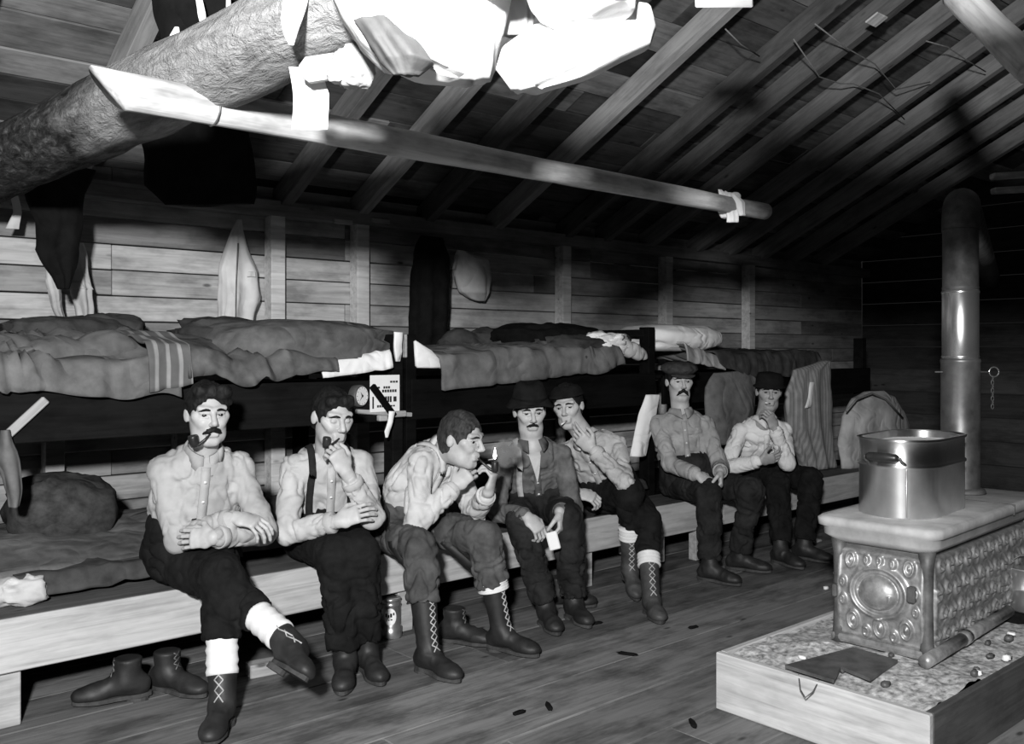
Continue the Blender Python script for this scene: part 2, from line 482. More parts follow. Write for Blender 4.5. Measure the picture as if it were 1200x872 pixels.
def ecap(p0, p1, r0, r1, side):
    """tapering column with an oval section: (across side, across the other way)"""
    p0, p1 = V(*p0), V(*p1); d = p1 - p0; L = np.linalg.norm(d); a = d / L
    s = nrm(V(*side) - a * (V(*side) @ a)); o = np.cross(a, s)
    def fn(x, y, z):
        q = (x - p0[0], y - p0[1], z - p0[2])
        w = q[0] * a[0] + q[1] * a[1] + q[2] * a[2]; t = np.clip(w / L, 0, 1)
        u = q[0] * s[0] + q[1] * s[1] + q[2] * s[2]; v = q[0] * o[0] + q[1] * o[1] + q[2] * o[2]
        ru = r0[0] + (r1[0] - r0[0]) * t; rv = r0[1] + (r1[1] - r0[1]) * t
        e = w - t * L; m = np.minimum(ru, rv)
        return (np.sqrt((u / ru) ** 2 + (v / rv) ** 2 + (e / m) ** 2) - 1) * m
    r = max(r0 + r1)
    return fn, np.minimum(p0, p1) - r, np.maximum(p0, p1) + r
def bounds(prims, pad=.02):
    return np.min([p[1] for p, *_ in prims], 0) - pad, np.max([p[2] for p, *_ in prims], 0) + pad
def mesh_of(prims, res, cuts=(), keeps=(), fold=None):
    """prims: (prim, k) list, joined in order"""
    lo, hi = bounds(prims); F = Field(lo, hi, res)
    for p, k in prims: F.put(p, k)
    for p, k in cuts: F.put(p, k, 'cut')
    for n, c in keeps: F.keep(n, c)
    v, f = F.surface()
    if fold is not None: v = v + normals(v, f) * fold(v)[:, None]
    return v, f

def bone_fold(bones, amp, seed=0.0):
    """cloth wrinkles: bones (p0, p1, radius, along, across, strength); wrinkles run round limbs, down trunks"""
    def fn(v):
        num = np.zeros(len(v)); den = np.zeros(len(v)) + 1e-9
        for bi, (p0, p1, r, al, ac, st) in enumerate(bones):
            p0, p1 = V(*p0), V(*p1); d = p1 - p0; L = np.linalg.norm(d); a = d / L
            q = v - p0; w = q @ a; t = np.clip(w / L, 0, 1); rad = q - np.outer(t * L, a)
            dist = np.linalg.norm(rad, axis=1)
            wt = np.exp(-np.maximum(dist - r, 0) / .02)
            s = np.column_stack([w * al, (rad @ nrm(np.cross(a, V(.3, .5, .8)))) * ac, (rad @ nrm(np.cross(a, np.cross(a, V(.3, .5, .8))))) * ac]) + seed + bi * 3.1
            s = s + 1.1 * np.column_stack([vnoise(v * 9 + 3), vnoise(v * 9 + 11), vnoise(v * 9 + 23)])
            a_ = vnoise(s); b_ = vnoise(s * 1.9 + 5); n = .45 * vnoise(s * .6 + 2) - 1.2 * np.exp(-(a_ / .18) ** 2) - .5 * np.exp(-(b_ / .18) ** 2) + .45
            num += wt * n * st; den += wt
        return amp * num / den
    return fn

# ------------------------------------------------------------------ people
def reach(root, end, l1, l2, hint):
    """middle joint of a two-bone limb, on the side of the hint point"""
    root, end, hint = V(*root), V(*end), V(*hint); d = end - root; L = np.linalg.norm(d); a = d / L
    Lc = min(L, (l1 + l2) * .999); x = (l1 * l1 - l2 * l2 + Lc * Lc) / (2 * Lc); h = math.sqrt(max(l1 * l1 - x * x, 1e-6))
    x *= L / Lc
    q = hint - root; q = nrm(q - a * (q @ a))
    return root + a * x + q * h
def on_ray(px, py, c, r, near=True):
    """point on a sight line at distance r from c"""
    u = nrm(ray(px, py)); q = V(*c) - CAMP; b = q @ u; disc = r * r - (q @ q - b * b)
    t = b if disc <= 0 else (b - math.sqrt(disc) if near else b + math.sqrt(disc))
    return CAMP + u * t

def hand_prims(w, D, back, thumb, curl, spread=.10, sc=1.0, thumb_curl=.5):
    """w wrist, D pointing to the fingers, back: direction the back of the hand faces, thumb: +1/-1 side"""
    D = nrm(D); B = nrm(V(*back) - D * (V(*back) @ D)); W = np.cross(D, B) * thumb
    P = []
    P.append((ecap(w, w + D * .030 * sc, (.027 * sc, .020 * sc), (.034 * sc, .017 * sc), W), .015))
    P.append((ecap(w + D * .025 * sc, w + D * .082 * sc, (.036 * sc, .016 * sc), (.040 * sc, .0135 * sc), W), .012))
    lens = [.044, .048, .045, .036]
    for i in range(4):
        off = (.030 - .020 * i) * sc
        b = w + D * (.084 - .004 * abs(i - 1.2)) * sc + W * off
        ang = spread * (1.2 - i) * .5; d = nrm(D + W * ang); r = (.0088 - (.001 if i == 3 else 0)) * sc
        c = curl if not hasattr(curl[0], '__len__') else curl[i]
        L = lens[i] * sc; p = b; a = 0.0
        for s, (cv, fr) in enumerate(zip(c, (1.0, .62, .5))):
            a += cv; dd = nrm(d * math.cos(a) - B * math.sin(a)); q = p + dd * L * fr
            P.append((cone(p, q, r * (1 - .06 * s), r * (.94 - .08 * s)), .003 if s or True else 0)); p = q
    tb = w + D * .022 * sc + W * .026 * sc - B * .004
    t1 = tb + nrm(D * .62 + W * .70 - B * .35) * .042 * sc
    t2 = t1 + nrm(D * .9 + W * (.35 - .5 * thumb_curl) - B * (.2 + thumb_curl)) * .030 * sc
    t3 = t2 + nrm(D * .9 + W * (.1 - .9 * thumb_curl) - B * (.3 + thumb_curl)) * .024 * sc
    P.append((cone(tb, t1, .0155 * sc, .0115 * sc), .010)); P.append((cone(t1, t2, .0112 * sc, .0098 * sc), .003)); P.append((cone(t2, t3, .0098 * sc, .008 * sc), .002))
    return P

def head_frame(yaw, pitch, roll, c):
    to = nrm(V(-c[0], -c[1], 0)); right = np.cross(to, UP) * -1   # right: towards the picture's right
    right = nrm(np.cross(UP, to)) if (nrm(np.cross(UP, to)) @ RT) > 0 else -nrm(np.cross(UP, to))
    y = math.radians(yaw); p = math.radians(pitch); r = math.radians(roll)
    f0 = to * math.cos(y) + right * math.sin(y)
    F = f0 * math.cos(p) - UP * math.sin(p); U = UP * math.cos(p) + f0 * math.sin(p)
    Sd = np.cross(U, F)
    U2 = U * math.cos(r) + right * math.sin(r); U2 = nrm(U2 - F * (U2 @ F)); Sd = np.cross(U2, F)
    return F, U2, Sd

def head_prims(c, F, U, Sd, N, closed=False, jaw=1.0, ears=1.0):
    def L(s, f, u): return c + Sd * s + F * f + U * u
    A = (Sd, F, U)
    P = [(ell(L(0, -.012, .035), A, (.074, .092, .084)), 0),
         (ell(L(0, .020, -.030), A, (.059 * jaw, .068, .083)), .03),
         (cone(L(-.030 * jaw, .032, -.080), L(.030 * jaw, .032, -.080), .026, .026), .03),
         (cone(L(-.012, .062, -.098), L(.012, .062, -.098), .019, .019), .022),
         (cone(L(-.055, .050, .000), L(-.034, .066, -.022), .018, .020), .018),
         (cone(L(.055, .050, .000), L(.034, .066, -.022), .018, .020), .018),
         (cone(L(-.046, .070, .034), L(-.012, .086, .030), .012, .011), .012),
         (cone(L(.046, .070, .034), L(.012, .086, .030), .012, .011), .012),
         (cone(c - F * .015 - U * .055, N, .054, .060), .03)]
    cuts = [(ell(L(s, .096, .010), A, (.020, .016, .0125)), .012) for s in (-.031, .031)]
    P2 = [(cone(L(0, .088, .022), L(0, .112, -.020), .0085, .0125), .012),
          (cone(L(-.011, .100, -.027), L(.011, .100, -.027), .0085, .0085), .008),
          (cone(L(-.017, .083, -.055), L(.017, .083, -.055), .0095, .0095), .010),
          (cone(L(-.015, .083, -.069), L(.015, .083, -.069), .0095, .0095), .008)]
    for s in (-1, 1):
        P2.append((ell(L(s * .077, -.012, .000), (nrm(Sd * s + F * .35), nrm(F - Sd * s * .35), U), (.009, .017 * ears, .029 * ears)), .006))
        if not closed: P2.append((cone(L(s * .045, .075, .0165), L(s * .018, .0865, .0170), .0058, .0052), .004))
        if not closed: P2.append((cone(L(s * .044, .075, .0015), L(s * .019, .0855, .0015), .0048, .0045), .005))   # lids
        if closed: P2.append((ell(L(s * .031, .0785, .009), A, (.0145, .0095, .0100)), .005))
    cuts2 = [(cone(L(-.020, .097, -.0622), L(.020, .097, -.0622), .0032, .0032), .003)]
    for s in (-1, 1): cuts2.append((ell(L(s * .088, .000, .002), A, (.006, .010, .018)), .004))
    return P, cuts, P2, cuts2

BODY_RES = .0042
def lookup(d, k, default=None): return d[k] if k in d else default

def shoot(bvh, o, d, far=2.0):
    h = bvh.ray_cast(Vector(o), Vector(nrm(d)), far)
    return (np.array(h[0]), np.array(h[1])) if h[0] is not None else (None, None)
def ribbon(name, path, width, thick, mat, parent, wdir=None):
    """path: list of (point, normal); a flat band lying on a surface"""
    pts = [p for p, n in path]; m = len(pts); vs = []; fs = []
    for i, (p, n) in enumerate(path):
        t = nrm(pts[min(i + 1, m - 1)] - pts[max(i - 1, 0)]); w = nrm(np.cross(t, n)) * width / 2
        vs += [p - w + n * thick, p + w + n * thick, p + w - n * thick, p - w - n * thick]
    for i in range(m - 1):
        for k in range(4):
            k2 = (k + 1) % 4; fs.append((i * 4 + k, (i + 1) * 4 + k, (i + 1) * 4 + k2, i * 4 + k2))
    fs.append((0, 1, 2, 3)); fs.append((m * 4 - 1, m * 4 - 2, m * 4 - 3, m * 4 - 4))
    return solid(name, np.array(vs), fs, mat, parent, True)

from mathutils.bvhtree import BVHTree

def make_boot(root, A, D, Uf, shin, mat, top=.20, laces=True, sole_tone='sole', k=1.0, r_top=.052):
    """A ankle, D toe direction, Uf the foot's up, shin: direction up the leg"""
    D = nrm(D); Uf = nrm(V(*Uf) - D * (V(*Uf) @ D)); Sd = np.cross(Uf, D); ax = (Sd, D, Uf); shin = nrm(shin)
    P = [(cone(A, A + shin * top, .044 * k, r_top * k), 0),
         (ell(A - D * .035 * k - Uf * .035, ax, (.036 * k, .048 * k, .045)), .03),
         (cone(A + D * .02 - Uf * .022, A + D * .115 * k - Uf * .045, .040 * k, .034 * k), .035),
         (ell(A + D * .135 * k - Uf * .050, ax, (.045 * k, .066 * k, .033)), .025)]
    base = A - Uf * .066
    v, f = mesh_of(P, .0065, keeps=[(-Uf, -(Uf @ base))] + [(shin, shin @ (A + shin * (top + .0)))])
    n = normals(v, f); ssh = (v - A) @ shin
    v = v + n * (.0035 * ridge(v * 26) * np.clip(1 - np.abs((v - A) @ Uf) / .09, 0, 1))[:, None]
    b = solid('boot', v, f, M[mat], root)
    # sole and heel
    out = []
    for i in range(26):
        a = 2 * PI * i / 26; c, s = math.cos(a), math.sin(a)
        d = .055 + .142 * c if True else 0
        w = (.044 if c > .1 else .036) * (1 - .16 * (abs(c + .1) < .35)); out.append((d * k, w * s * k * (1.05)))
    vs, fs = [], []
    for z in (-.064, -.079):
        for d, w in out: vs.append(A + D * d + Sd * w + Uf * z)
    m = len(out)
    for i in range(m): fs.append((i, (i + 1) % m, m + (i + 1) % m, m + i))
    fs.append(tuple(range(m - 1, -1, -1))); fs.append(tuple(range(m, 2 * m)))
    solid('sole', np.array(vs), fs, M[sole_tone], b, False)
    hv, hf = [], []
    for z in (-.078, -.098):
        for i in range(14):
            a = 2 * PI * i / 14; hv.append(A + D * (-.035 + .042 * math.cos(a)) * k + Sd * .036 * math.sin(a) * k + Uf * z)
    for i in range(14): hf.append((i, (i + 1) % 14, 14 + (i + 1) % 14, 14 + i))
    hf.append(tuple(range(13, -1, -1))); hf.append(tuple(range(14, 28)))
    solid('heel', np.array(hv), hf, M[sole_tone], b, False)
    if laces:
        bv = BVHTree.FromPolygons([tuple(p) for p in v], [tuple(map(int, q)) for q in f])
        fr = nrm(D - shin * (D @ shin)); parts = []; prev = {}
        nl = max(4, int(top / .026))
        for i in range(nl):
            t = i / (nl - 1)
            c = A + shin * (top * .97 * (1 - t)) + D * (.03 * t * t) - Uf * .004 * t
            for s in (-1, 1):
                o = c + (fr + Uf * .5 * t) * .25 + Sd * s * .015
                p, nn = shoot(bv, o, -(fr + Uf * .5 * t))
                if p is None: continue
                p = p + nn * .002
                if -s in prev: parts.append(tube_vf([prev[-s], (prev[-s] + p) / 2 + nn * .003, p], .0026, 5))
                prev[(s, 'n')] = p
            prev = {s: prev[(s, 'n')] for s in (-1, 1) if (s, 'n') in prev}
        if parts:
            vv, ff = merge_vf(parts); solid('laces', vv, ff, M[laces if isinstance(laces, str) else 'lace'], b)
    return b

def make_person(sp):
    J = sp['j']; name = 'person'
    P, N, H = J['P'], J['N'], J['H']
    up = nrm(N - P); lf = J['LS'] - J['RS']; lf = nrm(lf - up * (lf @ up)); fwd = np.cross(lf, up)
    root = thing(name, (P[0], P[1], 0.0), sp['label'], 'person', 'loggers seated on the bench')
    bulk = lookup(sp, 'bulk', 1.0)
    F, U, Sd = head_frame(*sp['face'])
    # --- the body: one continuous skin from head to hips and to every fingertip
    hp, hc, hp2, hc2 = head_prims(H, F, U, Sd, N, lookup(sp, 'closed', False), lookup(sp, 'jaw', 1.0))
    body = [(ecap(P + up * .02, P + up * .34 - fwd * .03, (.10, .065), (.10, .065), lf), 0), (ecap(P + up * .34 - fwd * .03, N - up * .05, (.10, .065), (.050, .045), lf), .04)]
    for s in 'RL':
        body += [(cone(N - up * .06, J[s + 'S'], .040, .038), .03), (cone(J[s + 'S'], J[s + 'E'], .042, .036), .02), (cone(J[s + 'E'], J[s + 'W'] + (J[s + 'E'] - J[s + 'W']) * .12, .038, .027), .02),
                 (cone(J[s + 'W'] + (J[s + 'E'] - J[s + 'W']) * .14, J[s + 'W'], .027, .025), .01),
                 (cone(J[s + 'H'], J[s + 'K'], .06, .05), .03)]
        h = sp['hand' + s]
        body += hand_prims(J[s + 'W'], h['D'], h['back'], 1 if s == 'L' else -1, h['curl'], lookup(h, 'spread', .10), lookup(h, 'sc', 1.0), lookup(h, 'thumb', .5))
    allp = body + hp + hp2
    lo, hi = bounds(allp); Fd = Field(lo, hi, lookup(sp, 'res', BODY_RES))
    for p, k in body: Fd.put(p, k)
    hf = Field(H - .2, H + .2, lookup(sp, 'res', BODY_RES)) if False else None
    for p, k in hp: Fd.put(p, k)
    for p, k in hc: Fd.put(p, k, 'cut')
    for p, k in hp2: Fd.put(p, k)
    for p, k in hc2: Fd.put(p, k, 'cut')
    v, f = Fd.surface()
    b = solid('body', v, f, M[lookup(sp, 'skin', 'skin')], root)
    skin_bvh = BVHTree.FromPolygons([tuple(p) for p in v], [tuple(map(int, q)) for q in f])
    def HL(s, f_, u): return H + Sd * s + F * f_ + U * u
    # --- eyes, brows
    if not lookup(sp, 'closed', False):
        for s in (-1, 1):
            c = HL(s * .031, .0740, .0092); lv, lfc = [], []
            gaze = nrm(F + Sd * lookup(sp, 'gaze', 0) + U * -.05); gs = nrm(np.cross(U, gaze)); gu = np.cross(gaze, gs)
            nr, ns = 8, 14
            for i in range(nr + 1):
                th = PI * i / nr
                for k in range(ns):
                    a = 2 * PI * k / ns; lv.append(c + .0120 * (gaze * math.cos(th) + (gs * math.cos(a) + gu * math.sin(a)) * math.sin(th)))
            fm = []
            for i in range(nr):
                for k in range(ns):
                    lfc.append((i * ns + k, (i + 1) * ns + k, (i + 1) * ns + (k + 1) % ns, i * ns + (k + 1) % ns)); fm.append(1 if i < 2 else 0)
            solid('eye', np.array(lv), lfc, [M['eye_white'], M['iris']], b, True, None, fm)
    for s in (-1, 1):
        pts = []
        for t in np.linspace(0, 1, 6):
            q = HL(s * (.012 + .040 * t), .14, .0285 + .0045 * math.sin(PI * min(t * 1.2, 1)) - .004 * t)
            p, n = shoot(skin_bvh, q, -F); pts.append(p + n * .0005 if p is not None else q - F * .05)
        tube('eyebrow', pts, [.0030, .0050, .0054, .0048, .0036, .0014], M[sp['hairmat']], b, 6)
    # --- hair
    if lookup(sp, 'hair', True):
        t = lookup(sp, 'hair_thick', .014); A = (Sd, F, U)
        pr = [(ell(HL(0, -.014, .037), A, (.074 + t * .6, .092 + t * .7, .084 + t)), 0), (ell(HL(0, -.045, -.01), A, (.066 + t * .5, .062 + t * .3, .075)), .02)]
        for q in lookup(sp, 'locks', []): pr.append((cone(HL(*q[0]), HL(*q[1]), q[2], q[3]), .018))
        cuts = [(ell(HL(0, .080, -.040), A, (.066, .062, .112)), .008)] if not lookup(sp, 'hat') else [(ell(HL(0, .080, -.030), A, (.080, .068, .115)), .008)]
        cuts += [(ell(HL(s * .082, .004, -.015), A, (.018, .022, .040)), .006) for s in (-1, 1)]
        nn = nrm(F * .55 - U); 
        v2, f2 = mesh_of(pr, .0042, cuts=cuts, keeps=[(nn, nn @ HL(0, -.03, -.052))],
                         fold=lambda q: .0045 * ridge(((q - H) @ np.array([Sd, F, U]).T) * V(60, 16, 30)) + .003 * vnoise(q * 45))
        solid('hair', v2, f2, M[sp['hairmat']], root)
    if 'moustache' in sp:
        w, dr, th = sp['moustache']; pr = []
        for s in (-1, 1):
            pr.append((cone(HL(0, .098, -.045), HL(s * w * .55, .093, -.047 - dr * .35), th, th * .95), .006)); pr.append((cone(HL(s * w * .55, .093, -.047 - dr * .35), HL(s * w, .078, -.047 - dr), th * .95, th * .4), .005))
        v2, f2 = mesh_of(pr, .0030, fold=lambda q: .0016 * ridge(q * 130)); solid('moustache', v2, f2, M[sp['hairmat']], b)
    if 'beard' in sp:
        pr = [(cone(HL(-.045, .028, -.085), HL(0, .058, -.108), .026, .024), .02), (cone(HL(.045, .028, -.085), HL(0, .058, -.108), .026, .024), .02), (cone(HL(-.056, .008, -.04), HL(-.045, .028, -.085), .016, .024), .02), (cone(HL(.056, .008, -.04), HL(.045, .028, -.085), .016, .024), .02)]
        v2, f2 = mesh_of(pr, .0042, cuts=[(ell(HL(0, .11, -.058), (Sd, F, U), (.036, .05, .034)), .01)], fold=lambda q: .002 * ridge(q * 100)); solid('beard', v2, f2, M[sp['hairmat']], b)
    # --- shirt
    mid = (P + N) / 2 - fwd * lookup(sp, 'slouch', .03); w = bulk
    waist = P + up * .06; chest = P + up * .37 * 1.0 - fwd * .01
    if lookup(sp, 'loose', 0): pass
    trunk = [(ecap(waist, mid, (.158 * w, .122 * w), (.158 * w, .124 * w), lf), 0), (ecap(mid, chest, (.158 * w, .124 * w), (.150 * w, .112 * w), lf), .06), (ecap(chest, N - up * .06, (.148 * w, .108 * w), (.068 * w, .058 * w), lf), .05)]
    for s in 'RL': trunk.append((cone(N - up * .045, J[s + 'S'], .046 * w, .050 * w), .035))
    sh = list(trunk)
    folds = [(P, N, .13, 5, 13, 1.2)]
    cuffs = []
    for s in 'RL':
        Sj, E, Wr = J[s + 'S'], J[s + 'E'], J[s + 'W']; fa = Wr - E; sl = lookup(sp, 'sleeve' + s, .90)
        sh += [(cone(Sj, E, .055 * w, .052 * w), .016), (cone(E, E + fa * sl * .85, .053 * w, .044), .014), (cone(E + fa * sl * .85, E + fa * sl, .042, .040), .012)]
        folds += [(Sj, E, .055, 10, 10, .9), (E, E + fa * sl, .048, 14, 11, .9)]
        cuffs.append((E + fa * (sl - .10), E + fa * (sl + .015)))
    v, f = mesh_of(sh, .0066, cuts=[(cone(N - up * .03, H - F * .015 - U * .05, .052, .052), .008)], fold=lambda q, bf=bone_fold(folds, lookup(sp, 'fold', .0095), lookup(sp, 'seed', 0)): bf(q) * np.clip(((q - P) @ up - .10) / .10, .15, 1))
    shirt = solid(lookup(sp, 'topname', 'shirt'), v, f, M[sp['shirt']], root)
    bv = BVHTree.FromPolygons([tuple(p) for p in v], [tuple(map(int, q)) for q in f])
    tv, tf = mesh_of(trunk, .012)
    tbv = BVHTree.FromPolygons([tuple(p) for p in tv], [tuple(map(int, q)) for q in tf])
    for a, c in cuffs:
        vs, fs = tube_vf([a, a + (c - a) * .12, a + (c - a) * .88, c, c - (c - a) * .05], [.0425, .047, .046, .0445, .034], 18, True)
        solid('cuff', np.array(vs), fs, M[sp['shirt']], shirt)
    # collar: a band round the neck with two points
    if lookup(sp, 'collar', True):
        nk = nrm(H - F * .015 - U * .05 - N); fN = nrm(fwd * .55 + F * .45); fN = nrm(fN - nk * (fN @ nk)); sN = np.cross(nk, fN)
        vs, fs = [], []; m = 25; gap = lookup(sp, 'open', .16)
        for i in range(m):
            a = gap + (2 * PI - 2 * gap) * i / (m - 1); ca, sa = math.cos(a), math.sin(a)
            edge = max(0, 1 - min(i, m - 1 - i) / 3.5)
            rad = fN * ca + sN * sa
            top = N + rad * .066 + nk * (.044 - .014 * edge); bot = N + rad * (.080 + .010 * edge) + nk * (.012 - .048 * edge) + fN * .022 * edge
            vs += [top + rad * .004, bot + rad * .006, bot - rad * .003, top - rad * .004]
        for i in range(m - 1):
            for k in range(4):
                fs.append((i * 4 + k, i * 4 + (k + 1) % 4, (i + 1) * 4 + (k + 1) % 4, (i + 1) * 4 + k))
        fs.append((3, 2, 1, 0)); fs.append(tuple((m - 1) * 4 + k for k in range(4)))
        solid('collar', np.array(vs), fs, M[lookup(sp, 'collarmat', sp['shirt'])], shirt)
    # placket and buttons
    pth = []
    for t in np.linspace(.16, .86, 14):
        p, n = shoot(tbv, P + up * (.50 * t) + fwd * .5 + lf * lookup(sp, 'placket', 0), -fwd)
        if p is not None: pth.append((p + n * .004, n))
    if len(pth) > 3:
        ribbon('placket', pth, .034, .004, M[sp['shirt']], shirt)
        for q in pth[2::3]:
            vs, fs = tube_vf([q[0] + q[1] * .003, q[0] + q[1] * .0075], .0065, 10)
            solid('button', np.array(vs), fs, M[lookup(sp, 'buttonmat', 'button')], shirt)
    # --- suspenders
    for s, col in lookup(sp, 'straps', {}).items():
        sg = 1 if s == 'L' else -1; path = []
        for t in np.linspace(.16, .80, 16):
            x = sg * (.062 + .025 * math.sin(PI * t))
            p, n = shoot(tbv, P + up * (.50 * t) + lf * x + fwd * .5, -fwd)
            if p is not None: path.append((p + n * lookup(sp, 'lift', .006), n))
        for a in np.linspace(.15, PI * .8, 9):
            q = P + up * .375 + lf * sg * .075
            d = fwd * math.cos(a) + up * math.sin(a)
            p, n = shoot(tbv, q + d * .5, -d)
            if p is not None: path.append((p + n * lookup(sp, 'lift', .006), n))
        if len(path) > 3: ribbon('suspender', path, .030, .005, M[col], root)
    # --- trousers
    tm = sp['trouser']; tr = [(ecap(P + up * .035, P + up * .13, (.180 * w, .138 * w), (.178 * w, .142 * w), lf), 0)]
    fb = [(P - up * .05, P + up * .15, .12, 10, 12, .5)]; keeps = []; hems = []
    for s in 'RL':
        Hp, K, A = J[s + 'H'], J[s + 'K'], J[s + 'A']; hem = lookup(sp, 'hem' + s, .80); sk = A - K
        tr += [(cone(Hp, K, .096, .077), .04), (cone(K, K + sk * hem, .076, lookup(sp, 'hemr', .064)), .02)]
        fb += [(Hp, K, .085, 10, 8, 1.0), (K, K + sk * hem, .065, 16, 8, 1.3)]; hems.append((K + sk * hem, nrm(sk)))
    lo, hi = bounds(tr); T = Field(lo, hi, .0078)
    for p, k in tr: T.put(p, k)
    for c, d in hems:   # trim the round ends flat
        T.put((lambda x, y, z, c=c, d=d: np.maximum(-((x - c[0]) * d[0] + (y - c[1]) * d[1] + (z - c[2]) * d[2] - .0), np.sqrt((x - c[0]) ** 2 + (y - c[1]) ** 2 + (z - c[2]) ** 2) - .13), c - .13, c + .13), 0, 'cut')
    v, f = T.surface(); v = v + normals(v, f) * bone_fold(fb, lookup(sp, 'tfold', .010), lookup(sp, 'seed', 0) + 9)(v)[:, None]
    trs = solid('trousers', v, f, M[tm], root)
    if lookup(sp, 'belt', False):
        bvt = BVHTree.FromPolygons([tuple(p) for p in v], [tuple(map(int, q)) for q in f]); path = []
        for i in range(33):
            a = 2 * PI * i / 32; d = lf * math.cos(a) + fwd * math.sin(a)
            p, n = shoot(bvt, P + up * .125 + d * .5, -d)
            if p is not None: path.append((P + up * .125 + d * (np.linalg.norm(p - P - up * .125) + .003), d))
        if len(path) > 8: ribbon('belt', path, .034, .003, M['leather'], trs)
    # --- socks and boots
    for s in 'RL':
        K, A = J[s + 'K'], J[s + 'A']; sk = nrm(K - A); bt = sp['boot' + s]
        if lookup(bt, 'sock', 0):
            lo_, hi_ = bt['sock']; vs, fs = [], []
            a, c = A + sk * lo_, A + sk * hi_; m = 9
            pts = [a + (c - a) * i / m for i in range(m + 1)]; rr = [lookup(bt, 'sockr', .056) + .003 * math.sin(i * 2.4) for i in range(m + 1)]
            vs, fs = tube_vf(pts, rr, 22); solid('sock', np.array(vs), fs, M['sock'], root)
        make_boot(root, A, bt['D'], lookup(bt, 'up', UP), sk, lookup(bt, 'mat', 'leather'), lookup(bt, 'top', .20), lookup(bt, 'laces', 'lace'), lookup(bt, 'sole', 'sole'), lookup(bt, 'k', 1.0), lookup(bt, 'rt', .052))
    return root, HL, (F, U, Sd), bv

# ------------------------------------------------------------------ the bunkhouse
WALL_Y, X0, X1 = 5.0, -0.6, 9.4
EAVE, PITCH = 2.14, 0.5
def roof_z(y): return EAVE + PITCH * (WALL_Y - y)

floor = setting('floor', (4, 3, 0))
y = 0.62; k = 0
while y < 5.0:
    w = .298; x = X0 - random.uniform(0, 2.0)
    while x < X1:
        L = random.uniform(3.4, 4.9); e = min(x + L, X1)
        if e - max(x, X0) > .05:
            box('plank', ((max(x, X0) + e) / 2, y + w / 2, -.02 + random.uniform(-.0015, .0015)), (e - max(x, X0) - .004, w - .010, .04), M['floor'], floor, bev=.0015)
        x += L
    y += w
wall = setting('wall_back', (4, WALL_Y, 0))
z = 0.02; pitch = .1345
while z < 2.28:
    x = X0
    while x < X1:
        L = random.choice([2.2, 3.0, 3.6]); e = min(x + L, X1)
        box('plank', ((x + e) / 2, WALL_Y + .02 + random.uniform(-.003, .003), z + pitch / 2), (e - x - .003, .028, pitch - random.uniform(.003, .010)), M['wall'], wall, bev=.003)
        x += L
    z += pitch
for px in (318, 417, 655, 775, 872):
    x = ony(px, 330, WALL_Y)[0]
    box('stud', (x, WALL_Y - .045, 1.08), (.088, .09, 2.15), M['stud'], wall, bev=.003)
for x in (1.30, 1.95):
    box('stud', (x, WALL_Y - .045, .62), (.088, .09, 1.18), M['pale_wood'], wall, bev=.003)
box('wall_plate', ((X0 + X1) / 2, WALL_Y - .045, EAVE + .03), (X1 - X0, .10, .09), M['rafter'], wall)
for k, (px, py) in enumerate([(402, 260), (446, 259)]):
    a = ony(px, py, WALL_Y - .10); box('cleat', a, (.13, .02, .03), M['pale_wood'], wall)

endw = setting('wall_right', (X1, 2.5, 0))
z = 0.0
while z < 4.6:
    ytop = WALL_Y if z < EAVE + .2 else WALL_Y - (z - .2 - EAVE) / PITCH
    if ytop < .4: break
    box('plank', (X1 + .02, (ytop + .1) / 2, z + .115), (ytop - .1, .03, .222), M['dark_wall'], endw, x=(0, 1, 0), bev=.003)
    z += .23

ceil = setting('ceiling', (4, 2.5, 3.2))
sl = nrm(V(0, -1, PITCH)); s = -0.25
rn = nrm(V(0, PITCH, 1))
while s < 5.3:
    w = random.choice([.16, .19, .22]); x = X0 - random.uniform(0, 1.5)
    while x < X1:
        L = random.uniform(1.9, 3.6); a, e = max(x, X0), min(x + L, X1)
        if e - a > .06:
            c = V((a + e) / 2, WALL_Y, EAVE) + sl * (s + w / 2) + rn * (.155 + random.uniform(0, .012))
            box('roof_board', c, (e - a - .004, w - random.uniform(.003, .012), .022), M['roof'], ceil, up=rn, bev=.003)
        x += L
    s += w
for x in (.78, 1.40, 2.55, 3.07, 3.58, 4.17, 4.86, 5.28, 5.80, 6.43, 6.90, 7.40, 7.91, 8.45):
    a = V(x, WALL_Y + .25, roof_z(WALL_Y + .25)) + rn * .072; b = V(x + random.uniform(-.015, .015), 0.35, roof_z(.35)) + rn * .072
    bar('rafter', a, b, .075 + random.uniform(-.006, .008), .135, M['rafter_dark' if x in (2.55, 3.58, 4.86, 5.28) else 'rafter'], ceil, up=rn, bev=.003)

# bark log that ties the walls, peeled drying pole wired under it
def log_vf(a, b, r0, r1, n=22, m=40, bumpy=.012, seed=0., split=None):
    a, b = V(*a), V(*b); d = b - a; pts = [a + d * i / m for i in range(m + 1)]
    v, f = tube_vf(pts, [r0 + (r1 - r0) * i / m for i in range(m + 1)], n)
    v = np.array(v); c = np.repeat(np.array(pts), n, 0); ax = nrm(d); t = (v - a) @ ax
    q = np.column_stack([t * 2.2, (v - c) @ nrm(np.cross(ax, UP)) * 26, (v - c)[:, 2] * 26]) + seed
    rad = (v - c) / np.maximum(np.linalg.norm(v - c, axis=1, keepdims=True), 1e-6)
    v = v + rad * (bumpy * (fbm(q, 3) + .35 * vnoise(v * 7 + seed)))[:, None]
    return v, f
la, lb = V(.86, 4.98, 2.11), V(1.145, .08, 2.10)
lg = thing('log_beam', (1.0, 2.6, 2.1), 'thick bark covered log beam crossing under the roof at upper left', 'log')
v, f = log_vf(la, lb, .150, .080, 26, 90, .013, 3); solid('trunk', v, f, M['bark'], lg, mw=frame(la, lb - la)) if False else None
